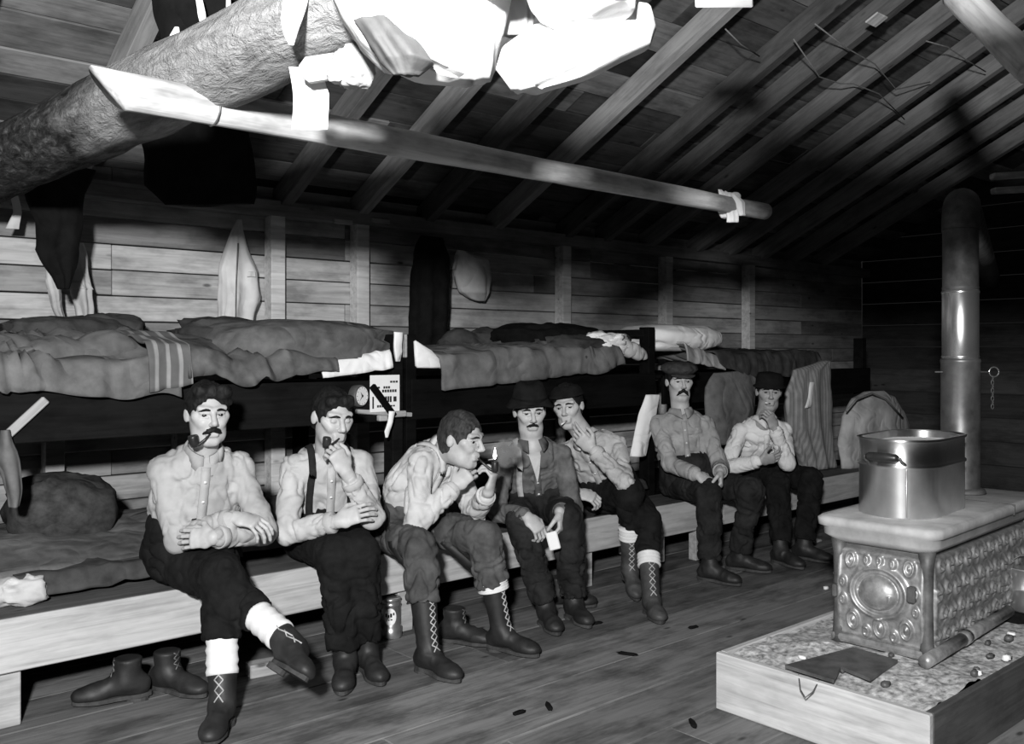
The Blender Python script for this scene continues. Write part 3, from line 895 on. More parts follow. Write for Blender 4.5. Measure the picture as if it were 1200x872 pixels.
ml = frame(la, lb - la); mi = np.array(ml.inverted()); vl = v @ mi[:3, :3].T + mi[:3, 3]
solid('trunk', vl, f, M['log'], lg, True, ml)
for t, aa, rr in ((.42, .4, .03), (.60, 2.2, .022), (.70, -.2, .026)):
    c = la + (lb - la) * t; u = nrm(V(1, 0, 0) * math.cos(aa) + V(0, 0, 1) * math.sin(aa)); tube('knot', [c + u * .075, c + u * .112, c + u * .118], [rr * 1.4, rr, rr * .6], M['bark'], lg, 12)
pa, pb = at(126, 103, 2.26), at(897, 248, 4.26)
po = thing('drying_pole', (pa + pb) / 2, 'long pale peeled pole with a split end wired below the log beam', 'pole')
v, f = log_vf(pa, pb, .046, .036, 18, 70, .004, 9)
ax = nrm(pb - pa); nw = nrm(np.cross(ax, UP)); t = (v - pa) @ ax
# the left end is sawn on a slant and split along a crack
v = v + np.outer(np.where(t < .12, -(v - pa)[:, 2] * -1.0 * (1 - np.clip(t / .12, 0, 1)), 0), ax) * -.9
ang = np.arctan2((v - pa - np.outer(t, ax)) @ UP, (v - pa - np.outer(t, ax)) @ -nw)
crack = np.exp(-((ang + .15) / .12) ** 2) * np.clip(1.3 - t / .7, 0, 1)
v = v - ((v - pa) - np.outer(t, ax)) * (crack * .38)[:, None]
ml = frame(pa, pb - pa); mi = np.array(ml.inverted()); vl = v @ mi[:3, :3].T + mi[:3, 3]
solid('trunk', vl, f, M['pole'], po, True, ml)
w0 = pa + ax * .27
pts = [w0 + (nw * math.cos(a) + UP * math.sin(a)) * .048 for a in np.linspace(0, 2 * PI, 15)]
tube('tie_wire', pts + [w0 + UP * .11, w0 + UP * .13 + nw * .05], .003, M['wire'], po, 5)
a, b = at(1122, -8, 3.3), at(1212, 82, 2.9)
br = thing('brace_pole', (a + b) / 2, 'pale knotty round pole crossing the rafters at top right', 'pole')
v, f = log_vf(a, b, .052, .052, 16, 30, .006, 5); ml = frame(a, b - a); mi = np.array(ml.inverted()); solid('trunk', v @ mi[:3, :3].T + mi[:3, 3], f, M['pole'], br, True, ml)

# ------------------------------------------------------------------ cloth makers
def hang_vf(rings, x, y, folds=6, amp=.25, seed=0., n=44, down=None):
    """a hung garment: rings (centre, half width, half depth); x across, y out from the wall; folds deepen downwards"""
    vs, fs = [], []; m = len(rings); X, Y = nrm(V(*x)), nrm(V(*y))
    for i, (c, a, b) in enumerate(rings):
        t = i / (m - 1); c = V(*c)
        for k in range(n):
            th = 2 * PI * k / n
            r = 1 + amp * (.35 + .65 * t) * math.sin(folds * th + seed + 1.3 * math.sin(2 * th + seed) + t * 1.2)
            vs.append(c + X * a * math.cos(th) * (1 + .10 * (r - 1)) + Y * b * math.sin(th) * r)
    for i in range(m - 1):
        for k in range(n):
            k2 = (k + 1) % n; fs.append((i * n + k, i * n + k2, (i + 1) * n + k2, (i + 1) * n + k))
    fs.append(tuple(range(n - 1, -1, -1))); fs.append(tuple((m - 1) * n + k for k in range(n)))
    v = np.array(vs); v = v + (X[None] * (.012 * vnoise(v * 11 + seed))[:, None]) + Y[None] * (.010 * fbm(v * V(16, 16, 7) + seed, 3))[:, None] + UP[None] * (.008 * vnoise(v * 9 + 5))[:, None]
    return v, fs
def resample(rows, m):
    """rows: lists of numbers; linear steps between them, m rings"""
    rows = np.array(rows, float); q = np.linspace(0, len(rows) - 1, m); i = np.minimum(q.astype(int), len(rows) - 2); f = (q - i)[:, None]
    f = f * f * (3 - 2 * f) * .5 + f * .5
    return rows[i] * (1 - f) + rows[i + 1] * f
def hang_px(name, rows, yd, mat, parent=None, depth=False, folds=6, amp=.3, seed=0., m=26, out=None, lean=0):
    """rows: (picture y, left x, right x, thickness) at distance yd (wall distance, or camera depth)"""
    R = resample(rows, m); rings = []
    for j, (py, xl, xr, th) in enumerate(R):
        f_ = (lambda q, p: at(q, p, yd)) if depth else (lambda q, p: ony(q, p, yd))
        a, b = f_(xl, py), f_(xr, py); rings.append(((a + b) / 2 + lean * j / m, np.linalg.norm(b - a) / 2, th))
    x = (RT if depth else V(1, 0, 0)); yv = (-FW if depth else V(0, -1, 0))
    v, f = hang_vf(rings, x, yv, folds, amp, seed)
    return solid(name, v, f, M[mat], parent)
def lump(name, c, size, mat, parent=None, seed=0., rough=.18, ax=None, flat=.0, fr=6.0, n=36, k=22):
    """soft bundle: a squashed ball of cloth with folds"""
    vs, fs = [], []; c = V(*c)
    for i in range(k + 1):
        ph = PI * i / k
        for j in range(n):
            a = 2 * PI * j / n; e = .72
            sg = lambda q: math.copysign(abs(q) ** e, q)
            vs.append((sg(math.sin(ph)) * sg(math.cos(a)), sg(math.sin(ph)) * sg(math.sin(a)), sg(math.cos(ph))))
    for i in range(k):
        for j in range(n):
            j2 = (j + 1) % n; fs.append((i * n + j, (i + 1) * n + j, (i + 1) * n + j2, i * n + j2))
    u = np.array(vs); d = 1 + rough * (.6 * ridge(u * V(fr * .35, fr * .5, fr * .5) + seed) + .5 * fbm(u * 2.2 + seed, 2))
    v = u * d[:, None] * V(*size); v[:, 2] = np.maximum(v[:, 2], -size[2] * (1 - flat))
    mw = frame(c, ax if ax is not None else (1, 0, 0))
    return solid(name, v, fs, M[mat], parent, True, mw)
def spread(name, x0, x1, yb, yf, ztop, drop, mat, seed=0., wav=.03, fold=.02, ends=(0, 0), parent=None, nx=70, ny=44, thick=.012, rag=.04, skew=0.0):
    """bedding laid over a bunk and hanging over its front edge. ztop(s,t), drop(s): functions of 0..1"""
    L = yb - yf; vs = []
    for i in range(nx + 1):
        s_ = i / nx; dr = drop(s_); tot = L + dr
        for j in range(ny + 1):
            q = tot * j / ny; x = x0 + (x1 - x0) * s_
            if q < L: yy, zz, ov = yb - q, ztop(s_, q / L), 0
            else: yy, zz, ov = yf - .03 * math.sin(min((q - L) / .10, 1) * PI / 2), ztop(s_, 1.0) - (q - L), (q - L)
            vs.append((x + skew * (q - L) * (q > L), yy, zz))
    v = np.array(vs)
    p = v * V(5, 5, 5) + seed
    v[:, 2] += wav * fbm(p * .7, 2) + fold * ridge(np.column_stack([v[:, 0] * 9 + 2.2 * vnoise(v * 4 + seed), v[:, 1] * 3, v[:, 2] * 3]) + seed)
    v[:, 1] -= fold * .8 * ridge(np.column_stack([v[:, 0] * 12 + 2.0 * vnoise(v * 4 + seed), v[:, 1] * 2, v[:, 2] * 2.5]) + seed + 4)
    v[:, 0] += rag * .5 * vnoise(v * 6 + seed + 9)
    f = []
    for i in range(nx):
        for j in range(ny):
            a = i * (ny + 1) + j; f.append((a, a + ny + 1, a + ny + 2, a + 1))
    o = solid(name, v, f, M[mat], parent)
    md = o.modifiers.new('thickness', 'SOLIDIFY'); md.thickness = thick; md.offset = 0
    return o
def one(o, label, cat, group=None): return tag(o, label, cat, group)

# ------------------------------------------------------------------ bench (deacon seat) and bunks
SEAT, BF = .40, 3.62
be = thing('bench', (4, 3.76, 0), 'long plank deacon seat running in front of the bunks', 'bench')
for a, b in ((-.5, 2.35), (2.355, 5.0), (5.005, 7.9)):
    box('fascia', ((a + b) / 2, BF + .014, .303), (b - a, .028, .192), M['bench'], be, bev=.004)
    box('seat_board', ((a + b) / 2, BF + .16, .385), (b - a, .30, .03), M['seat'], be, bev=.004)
for px, py in ((14, 860), (486, 745), (692, 690), (812, 655)):
    x = onz(px, py, 0)[0]; box('leg', (x, BF + .062, .195), (.085, .06, .385), M['pale_wood'], be, x=(1, 0, 0))
box('leg', (4.42, BF + .20, .195), (.05, .34, .30), M['pale_wood'], be)
a = onz(309, 792, 0); bar('foot_block', a + V(-.06, 0.02, .03), a + V(.08, 0, .03), .07, .055, M['pale_wood'], be)

PF, PB = 3.96, 4.96
def bunk(x0, x1, label, posts):
    t = thing('bunk_bed', ((x0 + x1) / 2, (PF + PB) / 2, 0), label, 'bunk')
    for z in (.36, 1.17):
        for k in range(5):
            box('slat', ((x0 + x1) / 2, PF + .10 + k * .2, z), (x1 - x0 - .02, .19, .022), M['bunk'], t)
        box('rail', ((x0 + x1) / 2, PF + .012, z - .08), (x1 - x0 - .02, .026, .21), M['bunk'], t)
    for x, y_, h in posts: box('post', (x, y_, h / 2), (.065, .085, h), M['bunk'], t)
    return t
b1 = bunk(-.3, 2.68, 'two tier wooden bunk at the left end of the wall', [(2.69, PF + .05, 1.43), (-.2, PF + .05, 1.43), (2.64, PB - .05, 1.3)])
b2 = bunk(2.76, 4.74, 'two tier wooden bunk in the middle behind the seated men', [(2.775, PF + .05, 1.43), (4.70, PF + .05, 1.50), (4.70, PB - .35, 1.50)])
bar('end_rail', (4.70, PF + .05, 1.46), (4.70, PB - .35, 1.46), .07, .05, M['bunk'], b2); bar('end_rail', (4.70, PF + .05, 1.33), (4.70, PB - .35, 1.33), .03, .06, M['bunk'], b2)
b3 = bunk(4.80, 7.6, 'two tier wooden bunk at the far right end', [(4.86, PB - .05, 1.3), (7.5, PF + .05, 1.45)])
box('post_edge', (2.735, PF + .02, 1.37), (.014, .05, .12), M['pale_wood'], b1)
a, b = ony(54, 468, PF - .02), ony(4, 514, PF - .02)
one(bar('brace', a, b, .02, .034, M['pale_wood']), 'short pale diagonal wooden brace under the left end of the upper bunk', 'brace')

# upper bunk, left: bedding
one(spread('blanket', .35, 1.52, PB - .05, PF - .02, lambda s, t: 1.31 + .10 * math.sin(PI * min(t * 1.1, 1)) * (0.6 + .5 * s), lambda s: .13 + .05 * s, 'blanket_mid', 1.0, .05, .034), 'mid grey wool blanket spread over the left end of the upper bunk', 'blanket')
one(spread('striped_blanket', 1.38, 1.58, PB - .3, PF - .045, lambda s, t: 1.37 + .05 * math.sin(PI * t), lambda s: .21 - .03 * s, 'stripe', 2.0, .02, .015), 'grey blanket end with pale vertical stripes hanging over the upper bunk', 'blanket')
one(spread('blanket', 1.56, 2.30, PB - .1, PF - .03, lambda s, t: 1.33 + .05 * math.sin(PI * t), lambda s: .13 - .04 * s, 'blanket', 3.0, .05, .034), 'dark grey folded blanket beside the striped one on the upper bunk', 'blanket')
def roll(name, a, b, r, mat, seed, label, cat, squash=.8):
    a, b = V(*a), V(*b); m = 30; d = b - a
    prof = [r * (math.sin(PI * min(max((i + .6) / (m + 1.2), 0), 1)) ** .32) for i in range(m + 1)]
    v, f = tube_vf([a + d * i / m + V(0, 0, .02 * math.sin(i * .7 + seed)) for i in range(m + 1)], prof, 26)
    v = np.array(v); c = a + np.outer((v - a) @ nrm(d), nrm(d)); o = v - c
    o = o * (1 + .16 * ridge(np.column_stack([v[:, 0] * 7, v[:, 1] * 12, v[:, 2] * 12]) + seed) + .12 * vnoise(v * 5 + seed))[:, None]
    o[:, 2] *= squash
    return one(solid(name, c + o, f, M[mat]), label, cat)
roll('blanket_roll', ony(-30, 428, 4.05), ony(205, 404, 4.25), .085, 'blanket_mid', 1.0, 'long light grey rolled blanket lying on top of the upper bunk at left', 'blanket')
one(lump('pillow', ony(78, 393, 4.62), (.26, .16, .085), 'blanket_dark', None, 1.0), 'dark grey pillow against the wall under the hung trousers', 'pillow')
one(lump('coat_bundle', ony(128, 388, 4.68), (.15, .14, .08), 'blanket_dark', None, 2.0), 'small dark bundle of clothes beside the pillow on the upper bunk', 'clothes')
one(lump('quilt', ony(348, 411, 4.30), (.52, .34, .145), 'blanket', None, 5.0, .2, flat=.2, fr=5), 'big dark grey quilt heaped at the right of the left upper bunk', 'quilt')
one(lump('coat_bundle', ony(262, 398, 4.45), (.24, .22, .10), 'blanket_dark', None, 7.0, .25), 'dark rumpled coat lying under the hung canvas jacket', 'clothes')
one(spread('sheet', 2.22, 2.62, PB - .3, PF - .01, lambda s, t: 1.285 + .06 * s, lambda s: .075 + .015 * s, 'white', 4.0, .01, .006, thick=.02), 'white sheet edge showing below the heaped quilt', 'sheet')
one(hang_px('sheet_fold', [(388, 461, 471, .015), (412, 463, 472, .02), (424, 465, 470, .01)], PF - .03, 'white', folds=3), 'narrow white cloth fold beside the bunk post', 'cloth')

# upper bunk, middle
v = [ony(487, 398, PF - .03), ony(489, 431, PF - .03), ony(527, 432, PF - .03), ony(506, 410, PF - .0)]
v = np.array(v); vs = np.concatenate([v, v + V(0, .03, 0)]); fs = [(0, 1, 2, 3), (7, 6, 5, 4)] + [(i, 4 + i, 4 + (i + 1) % 4, (i + 1) % 4) for i in range(4)]
o = solid('pillow_slip', vs, fs, M['white']); o.modifiers.new('round', 'BEVEL').width = .01; one(o, 'white triangular corner of a pillow slip at the middle bunk post', 'pillow')
one(spread('blanket', 2.92, 4.34, PB - .1, PF - .04, lambda s, t: 1.30 + .06 * math.sin(PI * t * .9) + .05 * s, lambda s: .18 + .06 * math.sin(PI * s * .8) - .10 * s, 'blanket_mid', 8.0, .03, .018), 'plain grey blanket hanging over the front of the middle upper bunk', 'blanket')
roll('bolster', ony(515, 402, 4.62), ony(622, 398, 4.62), .095, 'blanket_dark', 4.0, 'dark bolster along the wall on the middle upper bunk', 'pillow')
one(lump('coat_bundle', ony(640, 398, 4.35), (.34, .28, .10), 'black', None, 9.0, .2), 'black coat heaped at the head of the middle upper bunk', 'clothes')
one(lump('mackinaw_coat', ony(668, 412, 4.12), (.28, .20, .10), 'blanket_dark', None, 11.0, .25), 'dark grey coat heaped next to the crumpled white cloth', 'clothes')
one(lump('crumpled_cloth', ony(710, 404, 4.02), (.135, .09, .065), 'white', None, 3.0, .5, fr=9), 'crumpled white cloth lying by the bunk end frame', 'cloth')
roll('grey_sleeve', ony(722, 402, 3.97), ony(756, 418, 3.94), .045, 'offwhite', 2.0, 'grey rolled sleeve hanging from the crumpled white cloth', 'cloth')
one(box('paper_sheet', ony(749, 393, PB - .36), (.24, .012, .07), M['paper']), 'white paper strip showing between the rails of the bunk end frame', 'paper')
# upper bunk, right
one(lump('pillow', ony(782, 397, 4.25), (.42, .28, .10), 'white', None, 6.0, .12, flat=.1), 'large white pillow behind the bunk end frame', 'pillow')
one(spread('sheet', 4.98, 5.42, 4.6, PF - .03, lambda s, t: 1.40 - .13 * s, lambda s: .12 - .04 * s, 'offwhite', 6.0, .01, .012), 'pale grey sheet trailing down from the white pillow', 'sheet')
one(spread('blanket', 5.35, 6.7, PB - .1, PF - .02, lambda s, t: 1.33, lambda s: .10 + .10 * math.sin(PI * s), 'blanket_dark', 12.0, .03, .015), 'dark blanket sagging from the far upper bunk', 'blanket')

# lower bunk, left
one(spread('straw_mattress', .4, 2.55, PB - .05, PF - .10, lambda s, t: .50 + .07 * math.sin(PI * t) , lambda s: .05, 'blanket', 14.0, .025, .012), 'grey blanket over the straw mattress on the left lower bunk', 'mattress')
one(spread('coat', .86, 1.75, 4.2, PF - .16, lambda s, t: .50, lambda s: .075 - .02 * s, 'blanket_dark', 15.0, .02, .012), 'dark coat edge lying along the front of the left lower bunk', 'clothes')
one(lump('sleeping_bundle', ony(70, 598, 4.35), (.21, .20, .15), 'straw', None, 15.0, .16, flat=.15), 'dark round bundle of bedding on the left lower bunk', 'bundle')
one(lump('white_bundle', ony(24, 692, 3.80), (.085, .07, .05), 'offwhite', None, 16.0, .3), 'small pale cloth bundle at the left end of the seat', 'cloth')
one(hang_px('hung_rag', [(505, 2, 12, .03), (530, -2, 20, .04), (570, 4, 24, .04), (592, 12, 24, .03)], PF - .04, 'blanket_mid', folds=4), 'grey rag hanging below the brace at the left edge', 'cloth')
for k, (px, lab) in enumerate([(430, 'middle'), (0, '')][:1]):
    pass
one(spread('mattress', 2.85, 4.6, PB - .05, PF - .02, lambda s, t: .50, lambda s: .06, 'blanket_dark', 17.0, .02, .01), 'dark mattress on the middle lower bunk behind the men', 'mattress')

# ------------------------------------------------------------------ shelf with clock and printed card at the bunk post
sy = 3.96
a, b = ony(416, 482, sy), ony(476, 486, sy)
sh = thing('wall_shelf', (a + b) / 2, 'small wooden shelf nailed to the bunk post above the second man', 'shelf')
bar('shelf_board', a + V(0, .05, 0), b + V(.02, .05, 0), .16, .022, M['pale_wood'], sh)
a2, b2_ = ony(436, 452, sy - .06), ony(462, 488, sy - .06)
bar('bracket', a2, b2_, .02, .034, M['bunk'], sh)
box('shelf_end', ony(448, 490, sy - .04), (.05, .03, .03), M['pale_wood'], sh); box('shelf_end', ony(468, 485, sy - .04), (.07, .03, .03), M['pale_wood'], sh)
c = ony(421, 464, 3.94)
ck = thing('alarm_clock', c - V(0, 0, .06), 'round alarm clock with white dial standing on the little shelf', 'clock')
mw = Matrix.Translation(Vector(c)) @ Matrix.Rotation(PI / 2, 4, 'X') @ Matrix.Rotation(.35, 4, 'Y')
v, f = lathe_vf([(.050, -.03), (.055, -.025), (.055, .012), (.048, .018)], 28); solid('case', v, f, M['iron'], ck, True, mw)
v, f = lathe_vf([(.046, .017), (.046, .0195)], 28); dl = solid('dial', v, f, M['paper'], ck, False, mw)
for an, L, w in ((2.2, .026, .005), (4.0, .036, .0035)):
    solid('clock_hand', np.array([(-w * math.sin(an), w * math.cos(an), .0205), (w * math.sin(an), -w * math.cos(an), .0205), (L * math.cos(an), L * math.sin(an), .0205)]), [(0, 1, 2)], M['ink'], dl, False, mw)
v, f = lathe_vf([(.006, .0195), (.006, .022)], 10); solid('hub', v, f, M['ink'], dl, False, mw)
for k in range(12):
    an = k * PI / 6; p = [(r * math.cos(an + e), r * math.sin(an + e), .0200) for r, e in ((.038, -.05), (.038, .05), (.043, .05), (.043, -.05))]
    solid('dial_mark', np.array(p), [(0, 1, 2, 3)], M['ink'], dl, False, mw)
cc = ony(451, 461, 3.93); ca = ony(432, 461, sy - .005); W2 = .175; H2 = .185
cd = thing('printed_card', cc, 'white printed card with bold black lettering propped on the shelf', 'card')
box('card', cc, (W2, .008, H2), M['paper'], cd, bev=.001)
rows_ = [(.058, .028, .078, .010), (.030, -.062, -.030, .010), (.030, -.012, .030, .012), (.012, -.020, .070, .014), (-.030, -.030, .040, .030), (-.030, .048, .072, .026), (-.064, -.050, -.010, .012), (-.064, .000, .060, .008), (-.045, -.078, -.066, .06)]
for z_, xa, xb, h_ in rows_:
    n_ = max(1, int((xb - xa) / .013)); stp = (xb - xa) / n_; pr = []
    for q in range(n_):
        vv, ff = np.array([(xa + q * stp, 0, z_ - h_ / 2), (xa + (q + .8) * stp, 0, z_ - h_ / 2), (xa + (q + .8) * stp, 0, z_ + h_ / 2), (xa + q * stp, 0, z_ + h_ / 2)]) + cc + V(0, -.0055, 0), [(0, 1, 2, 3)]
        pr.append((vv, ff))
    vv, ff = merge_vf(pr); solid('lettering', vv, ff, M['ink'], cd, False)
one(hang_px('shelf_rag', [(482, 455, 463, .012), (495, 453, 460, .012), (505, 449, 456, .008), (512, 450, 453, .004)], sy - .08, 'white', folds=3), 'torn white rag hanging from the shelf end', 'cloth')

# ------------------------------------------------------------------ clothes hung on the wall and from the log
jk = thing('canvas_jacket', ony(280, 262, WALL_Y - .1), 'pale canvas jacket hung by its neck on the wall left of the stud', 'jacket')
hang_px('coat_body', [(258, 277, 281, .02), (285, 268, 289, .04), (318, 257, 302, .05), (345, 256, 304, .055), (385, 257, 296, .05)], WALL_Y - .10, 'canvas', jk, folds=7, amp=.35, seed=1)
hang_px('pocket_flap', [(318, 290, 299, .006), (324, 290, 300, .008)], WALL_Y - .165, 'canvas', jk, folds=2, m=6)
tube('seam', [ony(279, 285, WALL_Y - .158), ony(277, 330, WALL_Y - .165), ony(276, 384, WALL_Y - .165)], .004, M['blanket_mid'], jk, 6)
tr_ = thing('hung_trousers', ony(75, 300, WALL_Y - .2), 'pale trousers hung on the wall below the dark coat at far left', 'trousers')
hang_px('trouser_leg', [(290, 50, 66, .03), (330, 52, 70, .04), (372, 66, 77, .03), (386, 71, 76, .02)], WALL_Y - .16, 'offwhite', tr_, folds=4, seed=2)
hang_px('trouser_leg', [(285, 78, 98, .04), (320, 82, 106, .045), (340, 84, 109, .05), (378, 88, 106, .04)], WALL_Y - .18, 'offwhite', tr_, folds=5, seed=4)
hang_px('turned_hem', [(332, 80, 107, .050), (340, 82, 110, .055)], WALL_Y - .18, 'offwhite', tr_, folds=5, seed=4, m=6)
one(hang_px('dark_coat', [(196, 40, 110, .05), (225, 30, 100, .07), (260, 42, 95, .07), (295, 40, 92, .06), (325, 62, 84, .04), (340, 68, 80, .02)], 4.45, 'black', folds=5, seed=3, amp=.2), 'black coat hanging from the log at far left', 'coat')
one(hang_px('dark_coat', [(104, 172, 250, .03), (150, 163, 292, .04), (190, 170, 298, .05), (216, 170, 300, .05), (240, 196, 298, .04)], 4.3, 'black', None, True, folds=6, seed=6, amp=.2), 'wide black garment hanging behind the pole at upper left', 'coat')
one(hang_px('light_strip', [(228, 12, 22, .015), (250, 14, 24, .015), (268, 6, 22, .012)], 4.75, 'offwhite', folds=3), 'pale cloth strip hanging at the left edge under the log', 'cloth')
dc = thing('black_coat', ony(505, 300, 4.7), 'long black coat hanging on the wall in the middle', 'coat')
hang_px('coat_body', [(278, 492, 518, .04), (300, 484, 526, .07), (345, 480, 526, .08), (395, 479, 522, .08), (412, 478, 524, .07)], 4.72, 'black', dc, folds=6, amp=.25, seed=2)
sk_ = thing('cloth_sack', ony(553, 300, WALL_Y - .1), 'pale cloth sack hanging from a nail on the wall', 'sack')
hang_px('bag', [(294, 535, 545, .02), (303, 533, 572, .05), (325, 533, 573, .08), (343, 540, 571, .07), (354, 561, 568, .02)], WALL_Y - .12, 'canvas', sk_, folds=5, amp=.3, seed=5)
tube('tie', [ony(536, 296, WALL_Y - .1), ony(534, 306, WALL_Y - .16), ony(532, 316, WALL_Y - .15)], .012, M['offwhite'], sk_, 8)
one(hang_px('curtain_bag', [(436, 836, 880, .04), (452, 826, 888, .06), (480, 826, 884, .08), (520, 832, 876, .07)], PF - .02, 'blanket_mid', folds=4, amp=.2, seed=3), 'grey canvas bag hanging from the bunk between the last two men', 'bag')
wc = thing('striped_coat', ony(945, 430, PF - .05), 'light coat with narrow stripes hanging from the far bunk beside the last man', 'coat')
hang_px('coat_body', [(423, 962, 972, .03), (434, 930, 973, .05), (460, 920, 973, .07), (500, 922, 972, .075), (530, 935, 974, .07), (549, 940, 977, .06)], PF - .08, 'ticking', wc, folds=8, amp=.3, seed=2)
hang_px('lapel_tie', [(448, 950, 955, .01), (478, 944, 950, .01)], PF - .165, 'white', wc, folds=2, m=8)
tt = thing('hung_towel', ony(755, 465, PF - .04), 'narrow white towel hanging behind the man in the flat cap', 'towel')
hang_px('towel', [(463, 757, 773, .02), (490, 748, 768, .025), (515, 742, 760, .025), (535, 738, 756, .02)], PF - .12, 'white', tt, folds=4, amp=.3)
bg = thing('canvas_sack', ony(1022, 490, 3.85), 'round topped pale canvas sack standing on the bench behind the boiler', 'sack')
hang_px('sack_body', [(459, 1014, 1034, .04), (466, 1000, 1046, .09), (486, 990, 1056, .12), (505, 986, 1062, .12), (517, 984, 1062, .10), (544, 988, 1058, .10)], 3.80, 'offwhite', bg, folds=9, amp=.12, seed=1)
tube('drawstring', [ony(q, p, 3.66) for q, p in ((992, 482), (1004, 468), (1022, 461), (1038, 468), (1058, 490))], .008, M['rope'], bg, 6)

# laundry hung over the log, close to the lamp
def drape_over(name, rows, d, mat, parent=None, folds=7, amp=.35, seed=0., m=30): return hang_px(name, rows, d, mat, parent, True, folds, amp, seed, m)
s1 = thing('white_shirt', at(490, 10, 1.78), 'large white shirt hung over the log at top centre', 'shirt')
drape_over('shirt_body', [(-150, 372, 610, .10), (-70, 372, 604, .09), (-20, 380, 600, .09), (20, 396, 590, .10), (55, 420, 586, .10), (78, 448, 584, .08), (92, 528, 576, .04)], 1.80, 'white', s1, 7, .30, 1)
drape_over('shirt_tail', [(20, 410, 470, .03), (50, 428, 500, .05), (72, 446, 515, .05), (90, 466, 498, .02)], 1.72, 'blanket_mid', s1, 5, .3, 2)
s2 = thing('long_underwear', at(680, 20, 1.70), 'white long underwear hung beside the shirt at top right of the log', 'laundry')
drape_over('waist', [(-165, 596, 780, .10), (-75, 600, 760, .08), (-22, 606, 752, .06), (14, 618, 745, .06), (26, 640, 700, .03)], 1.66, 'white', s2, 6, .3, 3)
drape_over('leg_cloth', [(4, 690, 762, .03), (30, 620, 770, .05), (55, 590, 764, .06), (80, 583, 710, .05), (104, 598, 640, .03)], 1.74, 'white', s2, 5, .3, 5)
shade_coat_v, shade_coat_f = hang_vf([(V(1.13 + .01 * math.sin(i), .53, z_), .38 - .010 * abs(i - 4), th_) for i, (z_, th_) in enumerate(zip(np.linspace(2.20, 1.875, 9), (.03, .085, .10, .105, .10, .09, .075, .06, .04)))], (0, 1, 0), (-1, 0, 0), 5, .2, 2.0)  # added unseen coat, shaped to shade the stovepipe and the right wall
shade_coat_v[:, 2] += .30 * np.maximum(0, shade_coat_v[:, 1] - .58)
one(solid('black_coat', shade_coat_v, shade_coat_f, M['black']), 'black coat added out of view over the near log end to cast shade', 'coat')
one(drape_over('grey_cloth', [(-30, 585, 634, .02), (10, 586, 634, .02), (40, 584, 628, .015)], 1.86, 'offwhite', None, 6, .4, 5), 'grey cloth hanging between the two white garments', 'laundry')
one(drape_over('white_rag', [(-20, 326, 360, .012), (20, 328, 356, .014), (40, 338, 353, .010), (50, 344, 350, .006)], 1.92, 'white', None, 3, .3), 'pointed white rag hung over the log left of the shirt', 'cloth')
one(drape_over('white_card', [(80, 339, 372, .004), (110, 341, 386, .004), (152, 343, 387, .004)], 2.06, 'paper', None, 2, .05), 'plain white square of cloth hanging below the log against the pole', 'cloth')
sk2 = thing('white_sock', at(395, 80, 2.0), 'balled pair of white socks tied under the log', 'socks')
lump('sock_ball', at(415, 80, 1.98), (.040, .035, .042), 'offwhite', sk2, 4, .25); v = at(372, 84, 2.0); bar('sock_leg', at(352, 84, 2.0), at(402, 76, 2.0), .045, .055, M['offwhite'], sk2, bev=.016)
lump('knot', at(397, 84, 1.96), (.022, .02, .024), 'offwhite', sk2, 6, .3)
one(drape_over('black_garment', [(-30, 175, 300, .04), (20, 182, 276, .05), (60, 190, 250, .05), (95, 160, 190, .03)], 2.75, 'black', None, 5, .25, 2), 'black garment hung behind the log at top left', 'coat')
for k, (rows, lab) in enumerate([([(34, 204, 210, .006), (44, 199, 212, .008), (56, 208, 214, .004)], 'small white tag on the black garment, leftmost of three'), ([(-4, 230, 236, .006), (20, 231, 242, .008), (42, 238, 244, .004)], 'curved white strip on the black garment, middle of three'), ([(-10, 262, 268, .006), (14, 263, 270, .008), (30, 266, 272, .004)], 'thin white strip on the black garment, rightmost of three')]):
    one(drape_over('white_tag', rows, 2.62, 'white', None, 2, .2, k, 10), lab, 'cloth', 'white scraps on the black garment')
kn = thing('knotted_rag', at(858, 240, 4.15), 'white rag knotted round the right end of the drying pole', 'rag')
lump('knot', at(855, 241, 4.10), (.030, .05, .055), 'white', kn, 3, .3)
drape_over('rag_end', [(222, 844, 848, .006), (232, 846, 858, .012), (246, 853, 866, .018), (262, 852, 864, .012)], 4.06, 'white', kn, 3, .4, 2, 14)
drape_over('rag_end', [(228, 856, 862, .006), (238, 860, 872, .012), (254, 866, 873, .008)], 4.04, 'white', kn, 3, .4, 3, 12)
c = at(848, -2, 3.2)
one(box('white_paper', c, (.20, .01, .07), M['paper'], x=RT, up=UP + FW * .2), 'white paper pinned to a rafter at the top of the picture', 'paper')
a = V(5.30, 2.30, roof_z(2.30)) - rn * .012
one(box('pale_patch', at(1027, 23, (V(5.3, 2.4, 3.4) - CAMP) @ FW - .05), (.085, .12, .012), M['pole'], x=sl, up=rn), 'small flat pale patch under a rafter at right', 'board')  # flat pale piece set just below the rafter
# twine strung under the right rafters
for k, pts in enumerate([[(930, 46), (960, 90), (985, 98), (1000, 98), (1030, 110), (1060, 140)], [(955, 28), (990, 55), (1025, 75), (1050, 105), (1090, 96)], [(1085, 48), (1110, 55), (1135, 72), (1155, 84)], [(850, 34), (868, 52), (890, 66)]]):
    P_ = []
    for (px, py) in pts:
        r = ray(px, py); t_ = (EAVE + PITCH * WALL_Y - CAM_H) / (r[2] + PITCH * r[1]); P_.append(CAMP + r * (t_ - .10))
    lab = ['twine strung under the right rafters, longest strand', 'twine strung higher under the right rafters', 'short twine strand near the brace pole', 'short loop of twine near the pinned white paper'][k]
    one(tube('twine', P_, .004, M['rope'], None, 5), lab, 'twine')
